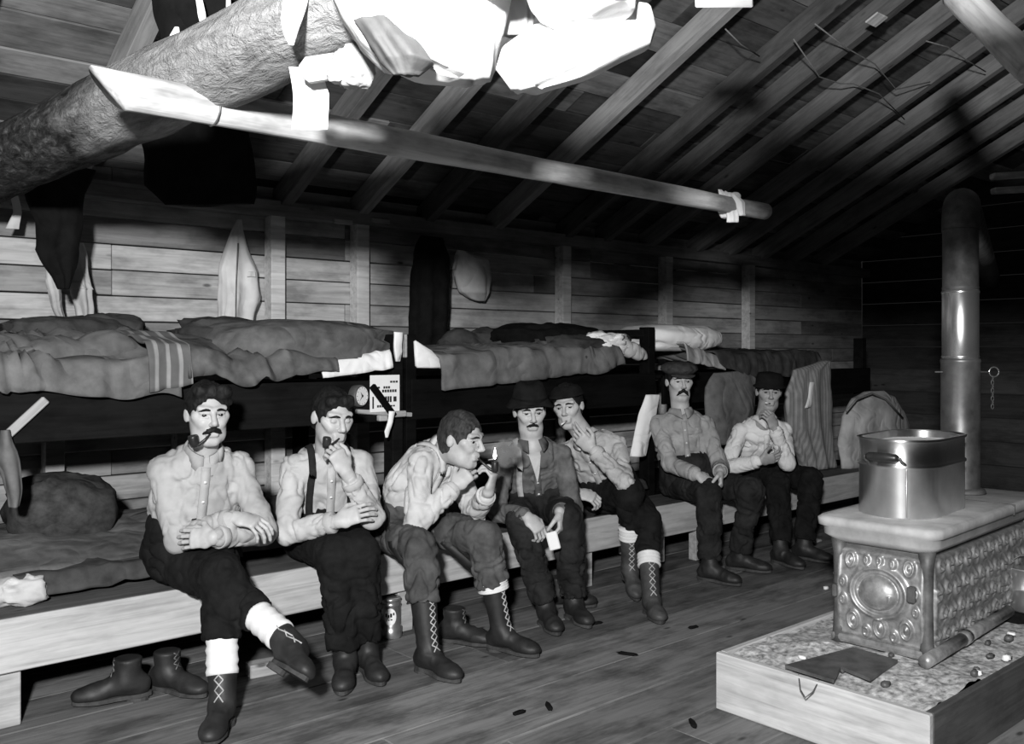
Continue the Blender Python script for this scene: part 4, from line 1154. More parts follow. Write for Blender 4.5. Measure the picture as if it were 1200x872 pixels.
# plank ends and a wire at far right
d = 4.6
for py, px, lab in ((207, 1162, 'upper of two pale plank ends at the right edge'), (224, 1163, 'lower of two pale plank ends at the right edge')):
    one(bar('plank_end', at(px, py, d), at(px + 70, py - 4, d), .05, .030, M['pole'], bev=.006), lab, 'plank', 'plank ends at the right edge')

# ------------------------------------------------------------------ things on the floor under the bench
def old_boot(c, D, label, tone='leather'):
    r_ = thing('old_boot', (c[0], c[1], 0), label, 'boot', 'boots under the bench')
    make_boot(r_, V(c[0], c[1], .092), D, UP, UP, tone, .075, 'wire', 'sole')
ob = [((150, 806), -RT * .9 - FW * .4, 'scuffed old boot under the bench, left one of the pair'), ((196, 797), RT * .9 - FW * .4, 'scuffed old boot under the bench, right one of the pair'),
      ((532, 742), -FW * .3 + RT * .9, 'dark boot under the bench behind the man lighting his pipe'), ((655, 702), RT, 'dark boot under the bench behind the man in the soft hat')]
OLD_BOOTS = ob
c = onz(458, 746, 0)
cn = thing('tobacco_can', (c[0], c[1], 0), 'shiny tin can with oval white paper label standing under the bench', 'can')
v, f = lathe_vf([(.050, 0), (.052, .004), (.052, .050), (.046, .054), (.046, .150), (.049, .155), (.046, .160), (.046, .176), (.050, .180), (.046, .186), (.0, .184)], 36)
v = v + V(c[0], c[1], 0); solid('can_body', v, f, M['can'], cn)
to = nrm(V(-c[0], -c[1], 0)); lv, lf_ = [], []
a0 = math.atan2(to[1], to[0]) - .05
for i in range(9):
    for k in range(24):
        r = i / 8; q = 2 * PI * k / 24; da = r * .62 * math.cos(q); dz = r * .040 * math.sin(q)
        lv.append((c[0] + .0468 * math.cos(a0 + da), c[1] + .0468 * math.sin(a0 + da), .104 + dz))
for i in range(8):
    for k in range(24): lf_.append((i * 24 + k, i * 24 + (k + 1) % 24, (i + 1) * 24 + (k + 1) % 24, (i + 1) * 24 + k))
lb_ = solid('paper_label', np.array(lv), lf_, M['paper'], cn)
for k, (da, dz, w, h) in enumerate([(-.42, .008, .16, .016), (-.16, .004, .16, .014), (.08, .008, .2, .018), (.34, .014, .16, .012), (-.15, -.014, .14, .006), (.12, -.012, .18, .006)]):
    q = [(c[0] + .0476 * math.cos(a0 + da + e), c[1] + .0476 * math.sin(a0 + da + e), .104 + dz + g) for e, g in ((-w / 2, -h / 2), (w / 2, -h / 2), (w / 2, h / 2), (-w / 2, h / 2))]
    solid('lettering', np.array(q), [(0, 1, 2, 3)], M['ink'], lb_, False)
for px, py in ((424, 640),): pass
for k, (px, py, lab) in enumerate([(968, 689, 'tiny white scrap on the floor by the stove'), (617, 763, 'small white scrap on the floor by the laced boots')]):
    c = onz(px, py, .01); one(lump('paper_scrap', c, (.015, .012, .009), 'paper', None, k, .3, n=12, k=8), lab, 'scrap')
for k, (px, py, lab) in enumerate([(944, 622, 'pale wood chip on the floor left of the stove top, nearer the bench'), (955, 634, 'pale wood chip on the floor beside the stove corner')]):
    one(lump('wood_chip', onz(px, py, .012), (.05, .035, .012), 'pale_wood', None, k + 5, .4, n=12, k=8), lab, 'chip')
for k in range(7):
    px, py = [(608, 835), (643, 828), (735, 766), (812, 735), (812, 848), (872, 792), (700, 730)][k]; c = onz(px, py, .006)
    one(lump('bark_chip', c, (.03 + .008 * (k % 3), .010, .006), 'black', None, k, .4, ax=(math.cos(k), math.sin(k), 0), n=10, k=6), ['dark bark chip, lowest at bottom centre', 'dark bark chip near the bottom centre seam', 'dark bark chip on the open floor left of the stove box', 'dark bark chip near the resting feet', 'dark bark chip close to the stove box corner', 'dark bark chip left of the stove box top', 'dark bark chip beside the hat wearer\'s boots'][k], 'chip', 'bark chips on the floor')

# ------------------------------------------------------------------ stove on its box of ash
BX0, BX1, BY0, BY1, BH = 2.86, 4.75, 1.30, 2.105, .213
bx = thing('stove_box', ((BX0 + BX1) / 2, (BY0 + BY1) / 2, 0), 'pale board box of sand and ash under the stove', 'box')
box('front_board', (BX0 + .014, (BY0 + BY1) / 2, BH / 2), (BY1 - BY0, .028, BH), M['plaster'], bx, x=(0, 1, 0))
box('side_board', ((BX0 + BX1) / 2 + .014, BY0 + .014, BH / 2), (BX1 - BX0 - .03, .028, BH), M['dark_side'], bx)  # this side board gets a much darker tone than the other boards
box('side_board', ((BX0 + BX1) / 2 + .014, BY1 - .014, BH / 2), (BX1 - BX0 - .03, .028, BH), M['plaster'], bx)
box('back_board', (BX1 - .014, (BY0 + BY1) / 2, BH / 2), (BY1 - BY0 - .06, .028, BH), M['plaster'], bx, x=(0, 1, 0))
nx, ny = 110, 60; g_ = []
for i in range(nx + 1):
    for j in range(ny + 1): g_.append((BX0 + .03 + (BX1 - BX0 - .06) * i / nx, BY0 + .03 + (BY1 - BY0 - .06) * j / ny, BH - .018))
v = np.array(g_); v[:, 2] += .010 * fbm(v * 7, 3) + .010 * np.maximum(0, fbm(v * 30, 2)) + .016 * np.exp(-((v[:, 0] - 3.2) / .22) ** 2) * (1 + vnoise(v * 18))
f = [(i * (ny + 1) + j, (i + 1) * (ny + 1) + j, (i + 1) * (ny + 1) + j + 1, i * (ny + 1) + j + 1) for i in range(nx) for j in range(ny)]
tag(solid('ash_bed', v, f, M['ash'], bx), kind='stuff')
# ash pan: a bent iron plate before the stove
pl = [onz(*q, BH + .006) for q in ((920, 783), (1000, 762), (1052, 777), (1020, 799), (985, 785), (977, 801))]
pv = np.array(pl + [p + V(0, 0, .012) for p in pl]); pf = [(5, 4, 3, 2, 1, 0), tuple(range(6, 12))] + [(i, (i + 1) % 6, 6 + (i + 1) % 6, 6 + i) for i in range(6)]
one(solid('hearth_plate', pv, pf, M['iron'], None, False), 'bent dark iron plate lying in the ash before the stove', 'plate')
for k in range(26):
    px, py = random.uniform(930, 1090), random.uniform(735, 800); c = onz(px, py, BH + .006)
    if k > 14: c = V(random.uniform(3.3, 4.2), random.uniform(1.36, 1.50), BH + .006)
    if k == 0: c = onz(974, 748, BH + .015)
EMB = []
for k in range(24):
    c = onz(random.uniform(935, 1075), random.uniform(752, 806), BH + .004) if k < 15 else V(random.uniform(3.25, 4.1), random.uniform(1.35, 1.48), BH + .004)
    if c[0] < BX0 + .05: c[0] = BX0 + .05 + random.random() * .1
    EMB.append(lump('ash_lump', c, (random.uniform(.008, .022), random.uniform(.007, .016), random.uniform(.006, .012)), 'paper' if k % 3 == 0 else 'iron', bx, k, .4, n=8, k=5))
a, b = onz(1084, 776, BH + .03), onz(1182, 716, BH + .035)
po2 = thing('iron_bar', (a + b) / 2, 'grey jointed iron pipe lying on the ash beside the stove', 'pipe')
for q0, q1 in ((0, .42), (.44, 1.0)):
    v, f = tube_vf([a + (b - a) * q0, a + (b - a) * q1], .024, 16); solid('pipe_length', np.array(v), f, M['nickel'], po2)
v, f = tube_vf([a + (b - a) * .40, a + (b - a) * .46], .0275, 16); solid('joint', np.array(v), f, M['nickel'], po2)
wv = [onz(*q, BH - .001) + V(-.012, 0, z_) for q, z_ in (((938, 790), 0), ((940, 800), -.02), ((946, 806), -.03), ((955, 803), -.02), ((962, 797), 0))]
one(tube('wire_loop', wv, .0025, M['wire'], None, 5), 'thin bent wire dangling from the front of the stove box', 'wire')

SC, SR = V(3.90, 1.735, BH), math.radians(3.0)
ST = Matrix.Translation(Vector(SC)) @ Matrix.Rotation(SR, 4, 'Z')
stv = thing('box_stove', (SC[0], SC[1], BH), 'ornate cast iron box stove with embossed panels and a thick top', 'stove')
def stove_part(name, v, f, mat, parent=stv, smooth=True): return solid(name, np.array(v), f, M[mat], parent, smooth, ST)
HL_, HW, SH = .555, .180, .40           # half length, half width, body height
def ring(d, r, w, h): return h * np.exp(-((d - r) / w) ** 2)
def relief_front(u, w):
    """u across -1..1, w up 0..1 (metres scaled): oval medallion, bosses and scrolls"""
    h = 0
    dx, dz = u / .62, (w - .56) / .27; d = np.sqrt(dx ** 2 + dz ** 2)
    h = h + ring(d, 1.0, .10, .010) + ring(d, .80, .06, .004) + .020 * np.clip(1 - (d / .70) ** 2, 0, 1) ** .5 * (d < .7)
    d2 = np.sqrt(((u + .05) / .36) ** 2 + ((w - .54) / .16) ** 2); h = h + ring(d2, 1, .10, .004) * (w < .56)
    for cx, cz, r in ((-.66, .88, .10), (.66, .88, .10), (-.60, .20, .12), (.02, .17, .13), (.60, .20, .12), (-.3, .10, .06), (.33, .10, .06), (-.82, .62, .05), (.82, .62, .05), (-.82, .42, .05), (.82, .42, .05), (0, .91, .05), (-.3, .90, .045), (.3, .90, .045)):
        e = np.sqrt((u - cx) ** 2 + ((w - cz) * 1.25) ** 2)
        h = h + ring(e, r, .028, .009) + .008 * np.exp(-(e / (r * .45)) ** 2)
    return h
def relief_side(u, w):
    """u along in units of the panel height"""
    h = 0
    for i in range(13):
        for j in range(4):
            cx, cz = (i + .5 * (j % 2)) * .25 + .06, .13 + j * .25; sg = 1 if (i + j) % 2 else -1
            e = np.sqrt((u - cx) ** 2 + ((w - cz) * .95) ** 2); th = np.arctan2(w - cz, u - cx)
            h = h + .007 * np.clip(np.cos(sg * th + e * 62), 0, 1) * np.exp(-(e / .115) ** 6) + .006 * np.exp(-(e / .022) ** 2)
            e2 = np.sqrt(((u - cx - .125) / .6) ** 2 + (w - cz - .03) ** 2); h = h + .006 * np.exp(-(e2 / .03) ** 2)
    return h
def panel(name, o, ax, az, nrm_, nu, nw, hf, mat, parent):
    o, ax, az, nr = map(lambda q: V(*q), (o, ax, az, nrm_)); U_, W_ = np.meshgrid(np.linspace(0, 1, nu + 1), np.linspace(0, 1, nw + 1), indexing='ij')
    edge = np.minimum(np.minimum(U_, 1 - U_) * np.linalg.norm(ax), np.minimum(W_, 1 - W_) * np.linalg.norm(az))
    h = 1.7 * hf(U_, W_) * np.clip(edge / .02, 0, 1) + .004 * np.exp(-((edge - .012) / .006) ** 2)
    bulge = .016 * np.sin(PI * W_)
    h = np.where(edge <= 0, -.012, h + bulge)
    v = o + U_[..., None] * ax + W_[..., None] * az + h[..., None] * nr; v = v.reshape(-1, 3)
    i, j = np.meshgrid(np.arange(nu), np.arange(nw), indexing='ij'); a_ = (i * (nw + 1) + j).ravel()
    f = np.stack([a_, a_ + nw + 1, a_ + nw + 2, a_ + 1], 1)
    if np.cross(ax, az) @ nr < 0: f = f[:, ::-1].copy()
    return solid(name, v, f, M[mat], parent, True, ST)
bv_ = box_bm(2 * HL_ - .02, 2 * HW - .02, SH, .02, seg=2)
bm_obj('fire_box', bv_, M['iron'], stv, ST @ Matrix.Translation((0, 0, SH / 2)), False)
fp = panel('front_panel', (-HL_, HW - .01, .03), (0, -2 * HW + .02, 0), (0, 0, SH - .06), (-1, 0, 0), 90, 110, lambda u, w: relief_front(u * 2 - 1, w), 'nickel', stv)
panel('side_panel', (-HL_ + .02, -HW, .03), (2 * HL_ - .04, 0, 0), (0, 0, SH - .06), (0, -1, 0), 300, 110, lambda u, w: relief_side(u * 3.1, w), 'nickel', stv)
panel('side_panel', (-HL_ + .02, HW, .03), (2 * HL_ - .04, 0, 0), (0, 0, SH - .06), (0, 1, 0), 100, 40, lambda u, w: relief_side(u * 3.1, w), 'nickel', stv)
for sx in (-1, 1):
    for sy_ in (-1, 1):
        v, f = tube_vf([(sx * (HL_ - .012), sy_ * (HW - .012), z_) for z_ in (0, .06, .2, .34, SH)], [.030, .024, .021, .024, .032], 14); stove_part('corner_column', v, f, 'iron')
bm_obj('base_moulding', box_bm(2 * HL_ + .03, 2 * HW + .03, .035, .012, seg=2), M['nickel'], stv, ST @ Matrix.Translation((0, 0, .018)), False)
# the thick top with an ogee edge
def rrect(a, b, r, n=8):
    out = []
    for cx, cy, s0 in ((a - r, b - r, 0), (-a + r, b - r, 1), (-a + r, -b + r, 2), (a - r, -b + r, 3)):
        for k in range(n + 1): q = (s0 + k / n) * PI / 2; out.append((cx + r * math.cos(q), cy + r * math.sin(q)))
    return out
def rr_loft(levels, r): 
    vs, fs = [], []; n = None
    for a, b, z_ in levels:
        o = rrect(a, b, r); n = len(o); vs += [(x_, y_, z_) for x_, y_ in o]
    for i in range(len(levels) - 1):
        for k in range(n): fs.append((i * n + k, i * n + (k + 1) % n, (i + 1) * n + (k + 1) % n, (i + 1) * n + k))
    fs.append(tuple(range(n - 1, -1, -1))); fs.append(tuple((len(levels) - 1) * n + k for k in range(n)))
    return vs, fs
v, f = rr_loft([(HL_ + .005, HW + .005, SH - .01), (HL_ + .025, HW + .02, SH), (HL_ + .05, HW + .042, SH + .020), (HL_ + .052, HW + .045, SH + .050), (HL_ + .066, HW + .058, SH + .056), (HL_ + .068, HW + .060, SH + .082), (HL_ + .055, HW + .048, SH + .092)], .055)
top = stove_part('stove_top', v, f, 'slab')
v, f = rr_loft([(.030, HW + .0605, SH + .050), (.030, HW + .0605, SH + .0935)], .004); v = [(x_ * .12 + .18, y_, z_) for x_, y_, z_ in v]; stove_part('top_joint', v, f, 'iron', top, False)
TOPZ = BH + SH + .092
lat = ST @ Matrix.Translation((-HL_ - .03, -HW * .72, .24))
bm_obj('latch', box_bm(.03, .03, .06, .006), M['iron'], stv, lat); bm_obj('hinge', box_bm(.03, .02, .05, .006), M['iron'], stv, ST @ Matrix.Translation((-HL_ - .02, HW * .95, .20)))

# boiler: oval tin wash boiler with wooden grips
def S_(x_, y_, z_): return np.array(ST @ Vector((x_, y_, z_)))
bc = S_(-.215, 0.02, 0); bo = thing('wash_boiler', (bc[0], bc[1], TOPZ), 'oval tin wash boiler steaming on the stove top', 'boiler')
def stad(Ls, R, n=20):
    o = []
    for k in range(n + 1): q = -PI / 2 + PI * k / n; o.append((Ls + R * math.cos(q), R * math.sin(q)))
    for k in range(n + 1): q = PI / 2 + PI * k / n; o.append((-Ls + R * math.cos(q), R * math.sin(q)))
    return o
BLs, BR, BHt = .125, .150, .300
lv = [(0, .0), (.004, .004), (.004, .190), (.010, .194), (.010, .202), (.004, .206), (.004, BHt - .012), (.010, BHt - .008), (.012, BHt), (.004, BHt + .002), (-.002, BHt - .004), (-.002, .03)]
vs, fs = [], []
for e, z_ in lv:
    o = stad(BLs, BR + e); n = len(o); vs += [(x_, y_, z_) for x_, y_ in o]
for i in range(len(lv) - 1):
    for k in range(n): fs.append((i * n + k, i * n + (k + 1) % n, (i + 1) * n + (k + 1) % n, (i + 1) * n + k))
fs.append(tuple(range(n - 1, -1, -1))); fs.append(tuple((len(lv) - 1) * n + k for k in range(n)))
BM_ = Matrix.Translation((bc[0], bc[1], TOPZ)) @ Matrix.Rotation(SR + math.radians(2), 4, 'Z')
solid('boiler_wall', np.array(vs), fs, M['tin'], bo, True, BM_)
o = stad(BLs, BR - .003); wv = [(x_, y_, BHt - .03) for x_, y_ in o]; solid('water', np.array(wv), [tuple(range(len(o)))], plain('hot_water', .85, .6, 0, .1, 6, .6, .1), bo, False, BM_)
for sx in (-1, 1):
    gx = sx * (BLs + BR + .030)
    v, f = tube_vf([(gx, -.062, .235), (gx, -.05, .235), (gx, 0, .235), (gx, .05, .235), (gx, .062, .235)], [.010, .017, .019, .017, .010], 14); h = solid('grip', np.array(v), f, M['briar'], bo, True, BM_)
    for sy_ in (-1, 1):
        v, f = tube_vf([(gx - sx * .034 - sx * .012, sy_ * .07, .205), (gx - sx * .01, sy_ * .07, .222), (gx, sy_ * .068, .235), (gx, sy_ * .060, .235)], .006, 8); solid('bracket', np.array(v), f, M['iron'], h, True, BM_)
v, f = tube_vf([(-BLs - BR * .87 - .005, -BR * .5, .006), (-BLs - BR * .87 - .005, -BR * .5, .190)], .003, 6); solid('seam', np.array(v), f, M['tin'], bo, True, BM_)

# stovepipe in two diameters with a damper
pc = S_(.37, .045, 0); r0 = .082
spipe = thing('stovepipe', (pc[0], pc[1], TOPZ), 'upright sheet iron stovepipe with damper behind the boiler', 'stovepipe')
for nm, za, zb, r, mt in (('lower_pipe', TOPZ, 1.31, r0, 'pipe_iron'), ('middle_pipe', 1.305, 1.62, r0 * .94, 'pipe_bright'), ('upper_pipe', 1.615, 1.90, r0 * .92, 'iron')):
    v, f = lathe_vf([(r, za), (r, za + .01), (r + .003, za + .014), (r, za + .018), (r, zb - .018), (r + .003, zb - .012), (r, zb)], 36); solid(nm, v + V(pc[0], pc[1], 0), f, M[mt], spipe)
hd = nrm(V(pc[0], pc[1] - .25, 0)); e0 = V(pc[0], pc[1], 1.89)   # the pipe elbows over and runs back to the end wall
el = [e0] + [e0 + hd * (.13 - .13 * math.cos(a)) + UP * .13 * math.sin(a) for a in np.linspace(.15, PI / 2, 8)]
v, f = tube_vf(el, r0 * .96, 30); solid('elbow', np.array(v), f, M['iron'], spipe)
q1 = el[-1] + hd * ((X1 - .02 - el[-1][0]) / hd[0]); v, f = tube_vf([el[-1] - hd * .02, q1], r0 * .94, 28); solid('flue_pipe', np.array(v), f, M['iron'], spipe)
v, f = lathe_vf([(r0 * 1.05, TOPZ), (r0 * 1.3, TOPZ + .004), (r0 * 1.22, TOPZ + .02), (r0 * 1.04, TOPZ + .026)], 30); solid('collar', v + V(pc[0], pc[1], 0), f, M['iron'], spipe)
zd = 1.25; q = V(pc[0], pc[1], zd)
dm = tube('damper_rod', [q - RT * .115, q + RT * .13], .004, M['iron'], spipe, 6)
tube('damper_handle', [q + RT * .13 + (RT * math.cos(a) + UP * math.sin(a)) * .022 + RT * .022 for a in np.linspace(0, 2 * PI, 17)], .0035, M['pipe_bright'], dm, 6)
for k in range(8):
    cq = q + RT * .145 - UP * (.03 + .018 * k); xx = (RT if k % 2 else FW)
    tube('chain_link', [cq + (xx * .006 * math.cos(a) + UP * .012 * math.sin(a)) for a in np.linspace(0, 2 * PI, 11)], .0018, M['wire'], dm, 4)
# bucket and kettle at the right edge
c = onz(1222, 722, .0); c = at(1206, 690, 3.95)
bk = thing('tin_pail', (c[0], c[1], .20), 'shiny tin pail at the right edge behind the stove', 'pail')
v, f = lathe_vf([(.075, -.09), (.078, -.085), (.086, .0), (.089, .004), (.089, .012), (.086, .016), (.092, .09), (.095, .094), (.090, .096)], 30); solid('pail_body', v + c, f, M['bucket'], bk)
tube('bail', [c + V(0, 0, .09) + RT * .092 * math.cos(a) + V(0, 0, .07 * math.sin(a)) - FW * .03 * math.sin(a) for a in np.linspace(0, PI, 15)], .003, M['wire'], bk, 6)
c[2] = c[2]
sup = box('pail_stand', (c[0], c[1], (c[2] - .09) / 2 + BH * 0), (.22, .22, max(c[2] - .09, .05)), M['bunk']); one(sup, 'dark wooden block under the tin pail', 'block')

# ------------------------------------------------------------------ the seven loggers
def pose(P, N, H, tyaw, troll, hyaw, arms, legs, ua=.285, fa=.25, th=.45, sk=.43, sw=.150, torso=.45, neck=.18):
    J = {}
    q = ony(P[0], 410, P[1]); J['P'] = V(q[0], q[1], P[2]); J['N'] = on_ray(N[0], N[1], J['P'], torso); J['H'] = on_ray(H[0], H[1], J['N'], neck)
    def lefts(c, yaw, roll):
        to = nrm(V(-c[0], -c[1], 0)); right = -np.cross(to, UP) if (-np.cross(to, UP)) @ RT > 0 else np.cross(to, UP)
        y = math.radians(yaw); l = right * math.cos(y) - to * math.sin(y); r = math.radians(roll)
        return nrm(l * math.cos(r) - UP * math.sin(r))
    l = lefts(J['N'], tyaw, troll); up = nrm(J['N'] - J['P']); base = J['N'] - up * .062
    J['LS'] = base + l * sw; J['RS'] = base - l * sw
    hl = lefts(J['P'], hyaw, 0); J['LH'] = J['P'] + hl * .09; J['RH'] = J['P'] - hl * .09
    nd = (J['N'] - CAMP) @ FW
    for s in 'RL':
        a = arms[s]; J[s + 'W'] = at(a['w'][0], a['w'][1], nd + a['w'][2])
        J[s + 'E'] = reach(J[s + 'S'], J[s + 'W'], ua, fa, at(a['e'][0], a['e'][1], nd + a['e'][2]))
        g = legs[s]; J[s + 'A'] = onz(g['a'][0], g['a'][1], g['a'][2]) if len(g['a']) == 3 else at(g['a'][0], g['a'][1], nd + g['a'][3])
        pd = (J['P'] - CAMP) @ FW
        J[s + 'K'] = reach(J[s + 'H'], J[s + 'A'], th, sk, at(g['k'][0], g['k'][1], pd + g['k'][2]))
    return J
def dir_px(p, q, dd=0.0):
    """direction from p to the sight line q, dd farther"""
    d = (p - CAMP) @ FW + dd; return nrm(at(q[0], q[1], d) - p)
REL = (.35, .55, .45)      # relaxed fingers
FIST = (1.2, 1.4, .9)
HALF = (.7, .9, .6)

# 1: arms crossed, pipe in mouth, one leg over the other
J = pose((224, 3.74, .50), (238, 532), (243, 486), 8, 0, 0,
         dict(R=dict(w=(276, 607, -.14), e=(188, 632, -.05)), L=dict(w=(250, 630, -.20), e=(296, 628, -.02))),
         dict(R=dict(a=(346, 760, 0, -.47), k=(284, 646, -.6)), L=dict(a=(261, 822, .10), k=(262, 668, -.5))), fa=.27)
p1 = dict(j=J, face=(14, 4, 0, J['H']), seed=1.0, bulk=1.06, jaw=1.14, gaze=-.1,
    label='man with folded arms, pale shirt, moustache and pipe at the left end of bench',
    shirt='shirt1', trouser='trouser', hairmat='hair', hair_thick=.012, moustache=(.034, .016, .009),
    locks=[((-.05, .05, .10), (.05, .06, .095), .022, .026), ((.05, .06, .095), (.072, .045, .06), .020, .014)],
    handR=dict(D=dir_px(J['RW'], (309, 614), -.02), back=UP + RT * .3 - FW * .5, curl=((.5, .5, .4), (.6, .5, .4), (.7, .5, .4), (.8, .5, .4)), thumb=.2),
    handL=dict(D=dir_px(J['LW'], (202, 632), .02), back=-FW + UP * .3, curl=(.25, .4, .3), thumb=.3), hemR=.50, hemL=.50,
    bootR=dict(D=dir_px(J['RA'], (384, 778), -.22), up=UP * .6 + RT * .75 - FW * .25, sock=(.08, .222), top=.10), bootL=dict(D=-FW * .95 + RT * .05, sock=(.09, .222), top=.105))
# 2: suspenders, eyes lowered, pipe bowl in his raised left hand
J2 = pose((380, 3.72, .50), (385, 531), (389, 490), 10, 0, 5,
          dict(R=dict(w=(396, 611, -.22), e=(326, 612, -.10)), L=dict(w=(405, 552, -.20), e=(432, 600, -.12))),
          dict(R=dict(a=(405, 772, .09), k=(398, 640, -.5)), L=dict(a=(430, 764, .09), k=(426, 628, -.5))))
p2 = dict(j=J2, face=(26, 12, 2, J2['H']), seed=2.0, bulk=.98, closed=True, jaw=.92,
    label='man with black suspenders and lowered eyes, holding a pipe to his mouth',
    shirt='shirt2', trouser='trouser', hairmat='hair', hair_thick=.010, collar=False, straps=dict(R='strap', L='strap'),
    locks=[((-.05, .06, .088), (.03, .07, .092), .020, .024)],
    handR=dict(D=dir_px(J2['RW'], (430, 598), 0), back=UP * .5 - FW, curl=(.4, .5, .4)),
    handL=dict(D=dir_px(J2['LW'], (388, 520), -.03), back=-FW * .8 + RT * .7, curl=(1.0, 1.0, .6), thumb=.3), sleeveL=.78,
    bootR=dict(D=-FW + RT * .1, top=.10, laces=False), bootL=dict(D=-FW * .9 + RT * .45, top=.10, laces=False), hemR=.90, hemL=.90)
# 3: leaning forward, lighting his pipe
J3 = pose((472, 3.66, .50), (518, 528), (541, 516), 62, 5, 35,
          dict(R=dict(w=(533, 570, -.12), e=(494, 640, -.22)), L=dict(w=(572, 577, -.15), e=(570, 640, .02))),
          dict(R=dict(a=(502, 764, .09), k=(500, 620, -.6)), L=dict(a=(588, 740, .09), k=(590, 610, -.4))), th=.475)
p3 = dict(j=J3, face=(58, 8, 2, J3['H']), seed=3.0, bulk=1.02, skin='skin', gaze=-.2,
    label='man in white shirt leaning forward and lighting his pipe',
    shirt='shirt3', trouser='trouser_grey', hairmat='hair_mid', hair_thick=.012, straps=dict(R='offwhite'),
    handR=dict(D=dir_px(J3['RW'], (557, 546), -.01), back=-FW * .9 + UP * .3, curl=(.9, 1.0, .7), thumb=.4),
    handL=dict(D=dir_px(J3['LW'], (582, 548), -.01), back=-FW * .3 + RT * .9, curl=(1.0, 1.0, .7), thumb=.2), sleeveL=.85,
    bootR=dict(D=-FW * .75 + RT * .75, top=.24, rt=.058), bootL=dict(D=-FW * .6 + RT * .9, top=.22, sock=(.19, .228), sockr=.070), hemR=.53, hemL=.50, hemr=.076, belt=True)
# 4: hat, denim jacket over a light shirt, cutting tobacco
J4 = pose((630, 3.68, .50), (624, 524), (621, 483), 12, 0, 8,
          dict(R=dict(w=(618, 606, -.24), e=(584, 596, -.04)), L=dict(w=(656, 600, -.20), e=(668, 586, .02))),
          dict(R=dict(a=(640, 712, .09), k=(612, 618, -.5)), L=dict(a=(672, 705, .09), k=(664, 615, -.4))))
p4 = dict(j=J4, face=(10, 8, -2, J4['H']), seed=4.0, bulk=.95, hat='felt',
    label='man in soft brimmed hat and dark jacket with one white suspender',
    shirt='jacket4', topname='jacket', trouser='trouser_dark', hairmat='hair', moustache=(.030, .012, .006), collar=True, open=.42, straps=dict(R='strap_white'), lift=.014,
    handR=dict(D=dir_px(J4['RW'], (643, 632), -.05), back=UP * .7 - FW * .6 + RT * .2, curl=HALF),
    handL=dict(D=dir_px(J4['LW'], (657, 628), -.03), back=RT * .8 - FW * .2, curl=HALF),
    bootR=dict(D=-FW + RT * .25, top=.11, laces=False), bootL=dict(D=-FW + RT * .35, top=.11, laces=False), hemR=.93, hemL=.93)
# 5: leaning to his right, fingers at his mouth
J5 = pose((718, 3.66, .50), (688, 516), (666, 477), -12, -10, 20,
          dict(R=dict(w=(678, 578, -.18), e=(655, 580, -.02)), L=dict(w=(694, 526, -.20), e=(738, 556, -.14))),
          dict(R=dict(a=(738, 664, 0, -.10), k=(735, 590, -.4)), L=dict(a=(763, 700, .09), k=(752, 596, -.3))))
p5 = dict(j=J5, face=(-14, 6, -8, J5['H']), seed=5.0, bulk=.98, hat='felt',
    label='man in grey shirt leaning sideways, hand at his mouth, white socks above laced boots',
    shirt='shirt5', trouser='trouser', hairmat='hair', collarmat='shirt3',
    handR=dict(D=dir_px(J5['RW'], (699, 584), -.03), back=UP * .7 - FW * .5, curl=HALF),
    handL=dict(D=dir_px(J5['LW'], (664, 500), -.02), back=-FW * .8 - UP * .3, curl=((.3, .4, .2), (.4, .5, .3), (.6, .7, .4), (.7, .8, .5)), thumb=.4),
    bootR=dict(D=-FW * .8 - UP * .35 + RT * .1, up=UP * .8 - FW * .35, top=.20, sock=(.17, .235), sockr=.062, mat='leather_grey'), bootL=dict(D=-FW + RT * .1, top=.20, sock=(.17, .235), sockr=.060, mat='leather_grey'), hemR=.42, hemL=.45)
# 6: flat cap, drooping moustache, hands clasped on his knee
J6 = pose((806, 3.70, .50), (798, 486), (796, 448), 10, 0, 20,
          dict(R=dict(w=(818, 557, -.36), e=(764, 562, -.06)), L=dict(w=(844, 553, -.34), e=(842, 540, -.04))),
          dict(R=dict(a=(832, 664, .09), k=(836, 575, -.5)), L=dict(a=(866, 652, .09), k=(876, 572, -.35))))
p6 = dict(j=J6, face=(16, 2, 0, J6['H']), seed=6.0, bulk=1.0, hat='cap',
    label='man in flat cap with drooping moustache, hands on his knee',
    shirt='shirt6', trouser='trouser_dark', hairmat='hair', moustache=(.036, .030, .009), tfold=.009,
    handR=dict(D=dir_px(J6['RW'], (845, 573), -.02), back=UP * .7 - FW * .6, curl=HALF),
    handL=dict(D=dir_px(J6['LW'], (845, 574), -.05), back=RT * .7 + UP * .3, curl=HALF),
    bootR=dict(D=-FW * .8 + RT * .9, top=.12, laces=False), bootL=dict(D=-FW * .5 + RT, top=.12, laces=False), hemR=.92, hemL=.90)
# 7: dark hat, pale shirt, hand at his mouth
J7 = pose((888, 3.70, .50), (894, 497), (901, 460), 22, 0, 25,
          dict(R=dict(w=(891, 540, -.22), e=(846, 545, -.05)), L=dict(w=(908, 502, -.18), e=(925, 545, -.10))),
          dict(R=dict(a=(915, 645, .09), k=(908, 560, -.4)), L=dict(a=(942, 640, .09), k=(938, 556, -.3))))
p7 = dict(j=J7, face=(8, 4, 2, J7['H']), seed=7.0, bulk=.98, hat='felt', skin='skin_dark',
    label='man in pale shirt and dark hat at the far end of the bench',
    shirt='shirt7', trouser='trouser', hairmat='hair',
    handR=dict(D=dir_px(J7['RW'], (917, 535), -.01), back=-FW * .6 - UP * .3, curl=REL),
    handL=dict(D=dir_px(J7['LW'], (900, 483), -.02), back=-FW * .8 + RT * .5, curl=(.7, .9, .6), thumb=.3),
    bootR=dict(D=-FW + RT * .5, top=.14, laces=False), bootL=dict(D=-FW * .8 + RT * .8, top=.14, laces=False), hemR=.90, hemL=.90)

